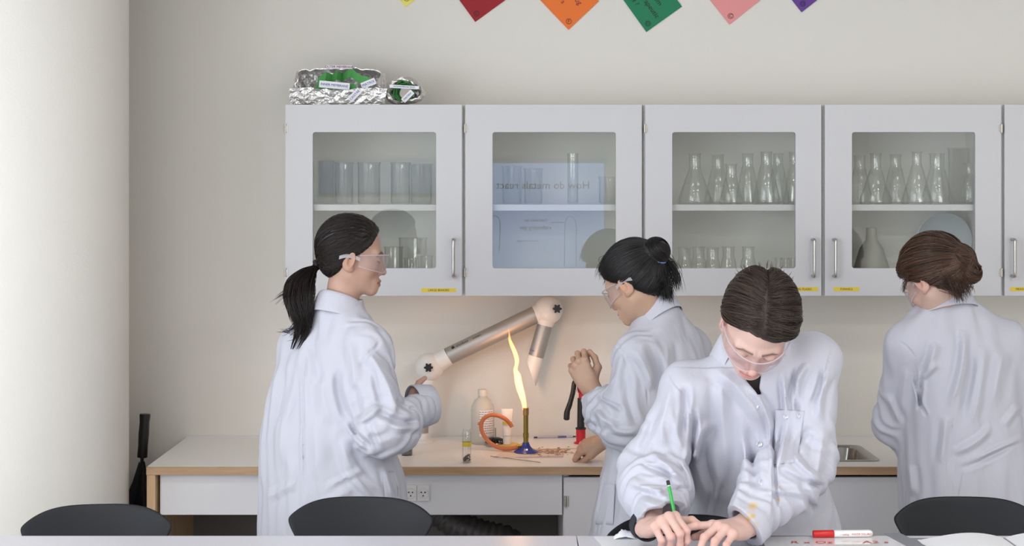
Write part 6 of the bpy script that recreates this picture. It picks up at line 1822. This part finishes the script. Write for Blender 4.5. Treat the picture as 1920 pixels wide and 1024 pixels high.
legsC = [[hipC + np.array((s * .09, 0, 0)), hipC + np.array((s * .095, .0, -.43)), np.array([hipC[0] + s * .10, hipC[1] + .02, .08])] for s in (-1, 1)]
armsC = [[shC[0], elC, wrC], [shC[1], elC2, wrC2]]
chC = w_(1412, 0, 3.70); chC[2] = 1.26
lo, hi = limb_bounds(armsC[0], armsC[1], legsC[0], legsC[1], [hipC, chC])
gC = dict(jaw=.003, nose=-.002, blush=(222, 138, 128), lip=(206, 124, 120), brow=(84, 62, 52), hand_blush=(222, 140, 128))
pC = person('person', 'student in a white lab coat with short brown hair, leaning over the table and writing', HC, nbC, (214, 180, 168), gC, [hC1, hC2],
            body_of(hipC, chC, nbC, armsC, legsC), lo, hi, hipC)
rowsC = [(w_(0, y, D)[2], w_(px, y, D)[0], D, a, b) for (y, px, a, b, D) in
         ((656, 1414, .054, .050, 3.62), (668, 1413, .072, .060, 3.62), (700, 1412, .120, .084, 3.64), (745, 1410, .155, .103, 3.67), (800, 1405, .176, .122, 3.72), (870, 1408, .176, .132, 3.77), (940, 1424, .182, .140, 3.83), (1010, 1436, .195, .150, 3.88), (1180, 1440, .21, .165, 3.92))]
strokesC = [(1338, 690, 1430, 800, 14, 7, -10), (1395, 720, 1448, 830, 8, 7, -14), (1440, 790, 1447, 960, 3, 4), (1450, 800, 1458, 960, 4, -7), (1330, 790, 1300, 870, 14, 8, 8), (1325, 830, 1345, 930, 12, -6, 8), (1300, 760, 1292, 880, 8, -8, -4), (1352, 700, 1362, 880, 15, 5), (1395, 820, 1372, 960, 16, 7, -8), (1402, 800, 1420, 930, 10, -5), (1346, 900, 1338, 965, 8, 5),
            (1468, 700, 1476, 790, 7, 8), (1488, 690, 1500, 790, 6, -6, 4), (1513, 680, 1490, 770, 8, 8, 8), (1540, 690, 1520, 760, 6, -5, -5), (1555, 700, 1535, 790, 9, 6, 6), (1520, 800, 1480, 870, 9, -7, 6), (1480, 840, 1545, 905, 8, 7, 6), (1460, 880, 1545, 912, 7, -6, 6), (1430, 920, 1520, 930, 9, 6, -4), (1545, 800, 1530, 900, 12, 6), (1500, 900, 1525, 960, 8, -5), (1480, 780, 1460, 880, 6, 9), (1470, 790, 1449, 880, 4, -6),
            (1262, 720, 1240, 840, 16, 8, 6), (1285, 720, 1276, 830, 9, -7, -4), (1240, 760, 1200, 850, 8, -4), (1215, 850, 1280, 905, 9, 8, -6), (1200, 872, 1262, 900, 6, -7, -4), (1180, 905, 1255, 925, 9, 7), (1230, 925, 1290, 915, 6, -5), (1195, 935, 1260, 960, 9, 6), (1272, 860, 1296, 925, 6, 6, -6), (1260, 760, 1300, 870, 12, 5, 10), (1256, 700, 1288, 742, 2.6, -3, 4), (1288, 742, 1298, 800, 2.6, -2.5), (1562, 650, 1545, 740, 2.6, -3, 5), (1195, 965, 1250, 985, 6, 4)]
def extraC(P, d):
    # open neck
    px = CX + F_PX * P[:, 0] / P[:, 1]; py = HOR - F_PX * (P[:, 2] - EYE) / P[:, 1]
    vx = np.abs(px - (1409 + (py - 700) * .25)); 
    wedge = (vx - np.clip((752 - py) * .40, -60, 46)) * .0011
    front = plane(P, (0, 3.63, 0), (0, 1, 0))
    xe = np.interp(py, [700, 715, 740, 770, 800, 850, 900, 1000], [1404, 1411, 1424, 1436, 1443, 1447, 1447, 1445]).astype(f32)
    st_ = 1 / (1 + np.exp(np.clip((px - xe) / .8, -30, 30)))
    d = d - .0065 * st_ * np.clip((px - xe + 150) / 150, 0, 1) * (py > 690) * (P[:, 1] < hipC[1] - .03)
    return smax(d, -np.maximum(wedge, front), .006)
def colC(V):
    c = np.tile(np.array(lin(COATC)), (len(V), 1))
    for px, py, r_, m in ((1411, 950, 9, .62), (1402, 963, 5, .4), (1413, 968, 6, .75), (1401, 976, 7, .75), (1387, 982, 6, .6), (1462, 911, 3, .5), (1484, 917, 2, .6), (1449, 940, 2, .6), (1461, 938, 2.5, .55), (1490, 909, 2, .5), (1420, 984, 8, .25)):
        q = w_(px, py, 3.44); qx = CX + F_PX * V[:, 0] / V[:, 1]; qy = HOR - F_PX * (V[:, 2] - EYE) / V[:, 1]
        dd = np.hypot(qx - px, qy - py) + 2.0 * wav(V, int(px), .02)
        k = min(1, m * 1.35) * np.clip(1.25 - dd / r_, 0, 1) * (V[:, 1] < 3.62)
        c = c * (1 - k[:, None]) + np.array(lin((206, 172, 96))) * k[:, None]
    return c
coatC, funC = make_coat(pC, rowsC, 270, [dict(pts=[shC[0], elC, cuC], rs=[.062, .075, .058], neck=w_(1392, 684, 3.62), nr=.046, bulge=(.35, .074, (-.004, -.01, -.006)), cut=(.35, -.62, -.70)),
                                         dict(pts=[shC[1], elC2, cuC2], rs=[.060, .072, .050], neck=w_(1436, 670, 3.62), nr=.046, bulge=(.35, .074, (0, -.005, .004)), cut=(-.75, -.45, -.50))], strokesC, 3.80, 37, res=.0036, extra=extraC, material=M['coat_stained'], colfn=colC)
# dark shirt in the open neck, dark knit at the wrist
def shirtC(P): return np.maximum(loft(P, [(r[0], r[1], r[2] + .012, r[3] - .012, r[4] - .010) for r in rowsC[:6]], math.radians(270)), plane(P, (0, 0, 1.40), (0, 0, 1)))
V, Q = mesh_field(shirtC, (rowsC[0][1] - .3, 3.4, 1.0), (rowsC[0][1] + .3, 4.0, 1.5), .008)
np_mesh('undershirt', V, Q, M['shirt'], pC)
for (wr, el, r_) in ((wrC, elC, .033), (wrC2, elC2, .029)):
    d_ = nrm3(wr - el); d_ = nrm3(hC1.f * .6 + d_ * .5) if wr is wrC else nrm3(hC2.f * .5 + d_ * .6)
    MB().lathe([(r_ - .004, 0), (r_, .004), (r_ + .002, -.03), (r_ - .002, -.03)], Vector(wr - d_ * .004), 28, Vector(d_), closed=True).build('knit_cuff', M['cuff_dark'], pC, smooth=True)
Rn = np.array(Euler((math.radians(-24), math.radians(3), math.radians(180))).to_matrix())
collar('collar', w_(1414, 655, 3.60), Rn, coatC, .068, .060, .052, .074, 60, .040, .022, .036)
for i, (px, py) in enumerate(((1417, 762), (1424, 833), (1428, 905))):
    q = hit(funC, px, py); MB().lathe([(.0042, 0), (.0062, .001), (.0070, .0024), (.0060, .0030), (.0044, .0020), (.0, .0018)], Vector(q) + Vector((0, .0005, 0)), 20, (0, -1, 0.1)).build('snap_button', M['snap'], coatC, smooth=40)
pk = patch('pocket', funC, [(1453, 767), (1509, 769), (1494, 868), (1450, 872)], coatC, .0022, 14)
for px, py in ((1473, 781), (1498, 779)):
    q = hit(funC, px, py); MB().lathe([(.0040, 0), (.0056, .001), (.0062, .0022), (.0052, .0026), (.0038, .0016), (.0, .0014)], Vector(q) + Vector((0, -.005, 0)), 20, (0, -1, 0.1)).build('snap_button', M['snap'], pk, smooth=40)
# hair: short, parted, combed back
M['hairC'] = hair_mat('hair_brown', (26, 20, 17), (84, 66, 55), .42)
lineC = [(-.085, -.070), (-.050, -.050), (-.015, -.024), (.004, -.004), (.030, .012), (.042, .028), (.054, .060), (.070, .074), (.11, .082), (.14, .12)]
def capC(P):
    p = HC.loc(P); d = hair_cap(p, .011, lineC)
    d = smax(d, (p[:, 1] - np.interp(p[:, 2], [l[0] for l in lineC], [l[1] for l in lineC]) + .020 * np.clip(p[:, 0] / .03, 0, 1)) * .75, .006)
    d = d - .005 * np.exp(-((np.abs(p[:, 0]) - .03) / .025) ** 2) + .0015 * np.exp(-((p[:, 0] - .004) / .004) ** 2) * (p[:, 2] > .06)
    return d * HC.s
pts = HC.wor(np.array([(x, y, z) for x in (-.1, .1) for y in (-.14, .1) for z in (-.11, .15)]))
V, Q = mesh_field(capC, pts.min(0) - .02, pts.max(0) + .02, .003)
S = Strands(); rs = np.random.RandomState(21)
for i in range(4200):
    sx = rs.choice((-1, 1))
    y0 = rs.uniform(-.09, .074)
    z0 = SK_C[2] + (SK_R[2] + .01) * math.sqrt(max(0, 1 - ((y0 - SK_C[1]) / (SK_R[1] + .01)) ** 2))
    a_ = sdir((.004 + sx * abs(rs.normal(.002, .004)), y0, z0))
    lk = rs.randint(46); y0 = -.088 + .162 * (lk + .5) / 46 + rs.normal(0, .0022)           # combed in locks
    z0 = SK_C[2] + (SK_R[2] + .01) * math.sqrt(max(0, 1 - ((y0 - SK_C[1]) / (SK_R[1] + .01)) ** 2))
    a_ = sdir((.004 + sx * .0010, y0, z0)); lr = np.random.RandomState(lk + (100 if sx > 0 else 0))
    e_ = sdir((sx * .066, min(y0, .032) - .060 + lr.normal(0, .010) + rs.normal(0, .0025), .012 + lr.normal(0, .012)))
    u0 = rs.rand() * .55; n_ = 11; t = np.linspace(u0, min(1, u0 + rs.uniform(.35, .6)), n_); D_ = slerp(a_, e_, t)
    lift = .0115 + (.004 + .006 * rs.rand()) * np.sin(PI * np.clip(t, 0, 1)) ** .8 + .0020 * np.sin(t * 8 + lr.uniform(0, 6))
    pt = on_skull(D_, lift)
    ym = np.interp(pt[:, 2], [l[0] for l in lineC], [l[1] for l in lineC])
    ym = ym - .022 * np.clip(pt[:, 0] / .03, 0, 1)
    if (pt[:, 1] > ym + .006).any(): continue
    S.q(pt, .0002 + .0035 * rs.rand(), .00080 * rs.uniform(.7, 1.3), rs.beta(1.6, 2.6), .35)
S.flush(HC, capC)
for i in range(26):         # ends standing up a little
    sx = rs.uniform(-1, 1); a_ = on_skull(sdir((sx * .05, rs.uniform(-.10, -.02), rs.uniform(.06, .11))), np.array(.012))
    d_ = (a_ - SK_C) / np.linalg.norm(a_ - SK_C)
    b_ = a_ + d_ * rs.uniform(.004, .012) + np.array([sx * .012, -.014, 0.002])
    S.add(HC.wor(np.array([a_, (a_ + b_) / 2 + d_ * .003, b_])), .0009, rs.beta(1.5, 2.5), .1)
SV, SQ, SCc = S.geo()
np_mesh('hair', np.concatenate([V, SV]), np.concatenate([Q, SQ + len(V)]), M['hairC'], pC, np.stack([np.concatenate([np.full(len(V), .18), SCc])] * 3, 1))
goggles(HC, pC)
trousers_and_shoes(pC, hipC - np.array((0, 0, .02)), [(hipC[0] + .10, hipC[1] + .02), (hipC[0] - .10, hipC[1] + .02)], .9)
for s in (-1, 1): shoe(pC, (hipC[0] + s * .10, hipC[1] + .02), math.radians(270))
# pencil in the writing hand
pe0, pe1 = Vector(w_(1252, 901, 3.40)), Vector(w_(1278, 1030, 3.335)); ax = (pe1 - pe0); L_ = ax.length; ax.normalize()
pc = thing('pencil', 'green pencil with a black end held in the writing hand', 'pencil', pe1)
MB().lathe([(.0, .012), (.0040, .0125), (.0040, L_ - .02), (.0012, L_ - .004), (.0, L_ - .003)], pe0, 6, ax).build('pencil_body', mat('green_lacquer', (46, 170, 72), 0.35), pc)
MB().lathe([(.0, .0), (.0036, .0004), (.0042, .002), (.0042, .0118), (.0, .0118)], pe0, 12, ax).build('end_cap', M['black_pl'], pc, smooth=40)
MB().lathe([(.0041, .0118), (.0041, .0136), (.0, .0136)], pe0, 12, ax).build('white_ring', M['white_pl'], pc, smooth=40)

# ================================================================== D: student at the right with the messy bun
DD = 4.38; azD = 100
fd_ = nrm3((math.cos(math.radians(azD)), math.sin(math.radians(azD)), 0)); ld_ = nrm3((-math.sin(math.radians(azD)), math.cos(math.radians(azD)), 0))
HD = Frame(w_(1752, 524, 4.36), 122, 34, 4, .98)
nbD = w_(1774, 570, DD + .01)
scD = w_(1790, 648, DD)
shD = [scD + ld_ * .144, scD - ld_ * .150 + np.array((0, 0, .01))]
elD = w_(1683, 790, 4.44); cuD = w_(1735, 800, 4.70)
elD2 = w_(1925, 790, 4.42); cuD2 = w_(1880, 800, 4.70)
hipD = w_(1808, 0, DD); hipD[2] = .92
hD1 = Hand(cuD + np.array((.008, .02, -.004)), (.2, .9, -.35), (-.3, .3, .9), True, ((20, 30, 20),) * 4, scale=.93, arm_to=cuD * .7 + elD * .3)
hD2 = Hand(cuD2 + np.array((-.008, .02, -.004)), (-.2, .9, -.35), (.3, .3, .9), False, ((20, 30, 20),) * 4, scale=.93, arm_to=cuD2 * .7 + elD2 * .3)
legsD = [[hipD + ld_ * s * .085, hipD + ld_ * s * .09 - np.array((0, 0, .42)), np.array([*(hipD + ld_ * s * .095)[:2], .08])] for s in (-1, 1)]
armsD = [[shD[0], elD, cuD], [shD[1], elD2, cuD2]]
chD = np.array([*(w_(1794, 0, DD)[:2]), 1.27])
lo, hi = limb_bounds(armsD[0], armsD[1], legsD[0], legsD[1], [hipD, chD])
gD = dict(nose=-.004, blush=(206, 132, 118), lip=(196, 110, 104), brow=(80, 60, 50))
pD = person('person', 'student in a white lab coat with a messy brown bun, back turned, beside the sink', HD, nbD, (206, 174, 160), gD, [hD1, hD2],
            body_of(hipD, chD, nbD, armsD, legsD), lo, hi, hipD)
rowsD = [(w_(0, y, DD)[2], w_(px, y, DD)[0], DD, a, b) for (y, px, a, b) in
         ((556, 1776, .050, .050), (568, 1778, .072, .060), (598, 1784, .128, .080), (645, 1792, .166, .104), (700, 1798, .172, .122), (800, 1804, .178, .140), (860, 1808, .184, .150), (940, 1812, .188, .158), (1010, 1814, .196, .168), (1150, 1816, .22, .18))]
strokesD = [(1716, 700, 1738, 780, 4, -6, 5), (1755, 640, 1735, 700, 10, 7, -4), (1762, 680, 1726, 712, 8, 6), (1728, 715, 1724, 770, 5, -8), (1808, 620, 1780, 760, 10, 7, -8), (1845, 650, 1818, 800, 12, 6, -6), (1826, 660, 1800, 780, 8, -5, -4), (1880, 660, 1860, 760, 14, 5), (1775, 780, 1765, 870, 10, 5), (1790, 850, 1860, 800, 9, 6, 5), (1800, 880, 1900, 830, 7, -4, 5), (1830, 860, 1918, 820, 6, 4), (1685, 640, 1716, 672, 2.6, -3, -4), (1716, 672, 1722, 720, 2.6, -3), (1700, 690, 1690, 780, 10, 4), (1706, 870, 1712, 930, 10, 4), (1880, 800, 1910, 760, 8, 4), (1664, 740, 1690, 800, 8, 4)]
coatD, funD = make_coat(pD, rowsD, azD, [dict(pts=[shD[0], elD, cuD], rs=[.058, .064, .048], neck=w_(1780, 592, DD), nr=.045),
                                         dict(pts=[shD[1], elD2, cuD2], rs=[.058, .064, .048], neck=w_(1784, 592, DD), nr=.045)], strokesD, DD + .03, 51)
Rn = np.array(Euler((math.radians(-10), math.radians(-4), math.radians(azD - 90))).to_matrix())
collar('collar', w_(1773, 566, DD), Rn, coatD, .060, .064, .036, .052, 24, .02, .04, .024)
M['hairD'] = hair_mat('hair_brown_loose', (34, 23, 18), (122, 88, 66), .42)
bunD = np.array([.016, -.104, .004])
def capD(P):
    p = HD.loc(P); d = hair_cap(p, .014, lineB)
    d = smin(d, ell(p, tuple(bunD), (.044, .038, .044)), .014)
    d = smin(d, ell(p, tuple(bunD + np.array([.012, .0, -.045])), (.030, .028, .032)), .014)
    d = d - .004 * wav(p, 5, .05)
    return d * HD.s
pts = HD.wor(np.array([(x, y, z) for x in (-.1, .12) for y in (-.17, .1) for z in (-.12, .15)]))
V, Q = mesh_field(capD, pts.min(0) - .02, pts.max(0) + .02, .003)
S = Strands(); rs = np.random.RandomState(31); td = sdir(bunD)
for i in range(2400):
    z = rs.uniform(-.085, .118); sx = rs.choice((-1, 1))
    y = np.interp(z, [l[0] for l in lineB], [l[1] for l in lineB]) - abs(rs.normal(0, .012))
    if rs.rand() < .5: y -= rs.uniform(0, .08)
    q = np.array([0, y, z]); rem = 1 - ((y - SK_C[1]) / (SK_R[1] + .008)) ** 2 - ((z - SK_C[2]) / (SK_R[2] + .008)) ** 2
    q[0] = sx * (SK_R[0] + .008) * math.sqrt(max(rem, 0))
    t = np.linspace(0, 1, 14); D_ = slerp(sdir(q), td, t)
    pt = on_skull(D_, .013 + .009 * rs.rand() * np.sin(PI * t) + .012 * t ** 4 + .0015 * np.sin(t * 11 + rs.uniform(0, 6)))
    if (pt[:, 1] > np.interp(pt[:, 2], [l[0] for l in lineB], [l[1] for l in lineB]) + .006).any(): continue
    S.q(pt, .0002 + .004 * rs.rand(), .00080 * rs.uniform(.7, 1.3), rs.beta(1.5, 2.6), .6)
S.flush(HD, capD)
for cc, rr3, n_ in ((bunD, np.array([.044, .038, .044]), 800), (bunD + np.array([.012, .0, -.045]), np.array([.030, .028, .032]), 420)):
    for i in range(n_):
        a0 = rs.uniform(0, 2 * PI); span = rs.uniform(1.2, 3.2); t = np.linspace(0, 1, 13); a = a0 + span * t
        ph = rs.uniform(-.9, .9); tl_ = rs.normal(0, .5)
        u = np.stack([np.cos(a) * math.cos(ph), math.sin(ph) + tl_ * np.sin(a) * .7, np.sin(a) * math.cos(ph)], 1); u /= np.linalg.norm(u, axis=1)[:, None]
        S.add(HD.wor(cc + u * rr3 * (1.0 + rs.uniform(-.02, .16))), .0009 * rs.uniform(.7, 1.3), rs.beta(1.5, 2.4), .3)
loose(1775, 525, 1800, 556, DD - .12, 110, 8, (.012, -.006))
loose(1795, 520, 1813, 545, DD - .10, 60, 6, (.012, .0))
loose(1760, 455, 1800, 474, DD - .05, 40, 7, (.006, .006))
loose(1700, 520, 1694, 548, DD - .06, 14, 3, (-.003, 0), .0006)
SV, SQ, SCc = S.geo()
np_mesh('hair', np.concatenate([V, SV]), np.concatenate([Q, SQ + len(V)]), M['hairD'], pD, np.stack([np.concatenate([np.full(len(V), .18), SCc])] * 3, 1))
goggles(HD, pD)
trousers_and_shoes(pD, hipD - np.array((0, 0, .02)), [(hipD - ld_ * .095)[:2], (hipD + ld_ * .095)[:2]], .9)
for s in (-1, 1): shoe(pD, (hipD + ld_ * s * .095)[:2], math.radians(azD))
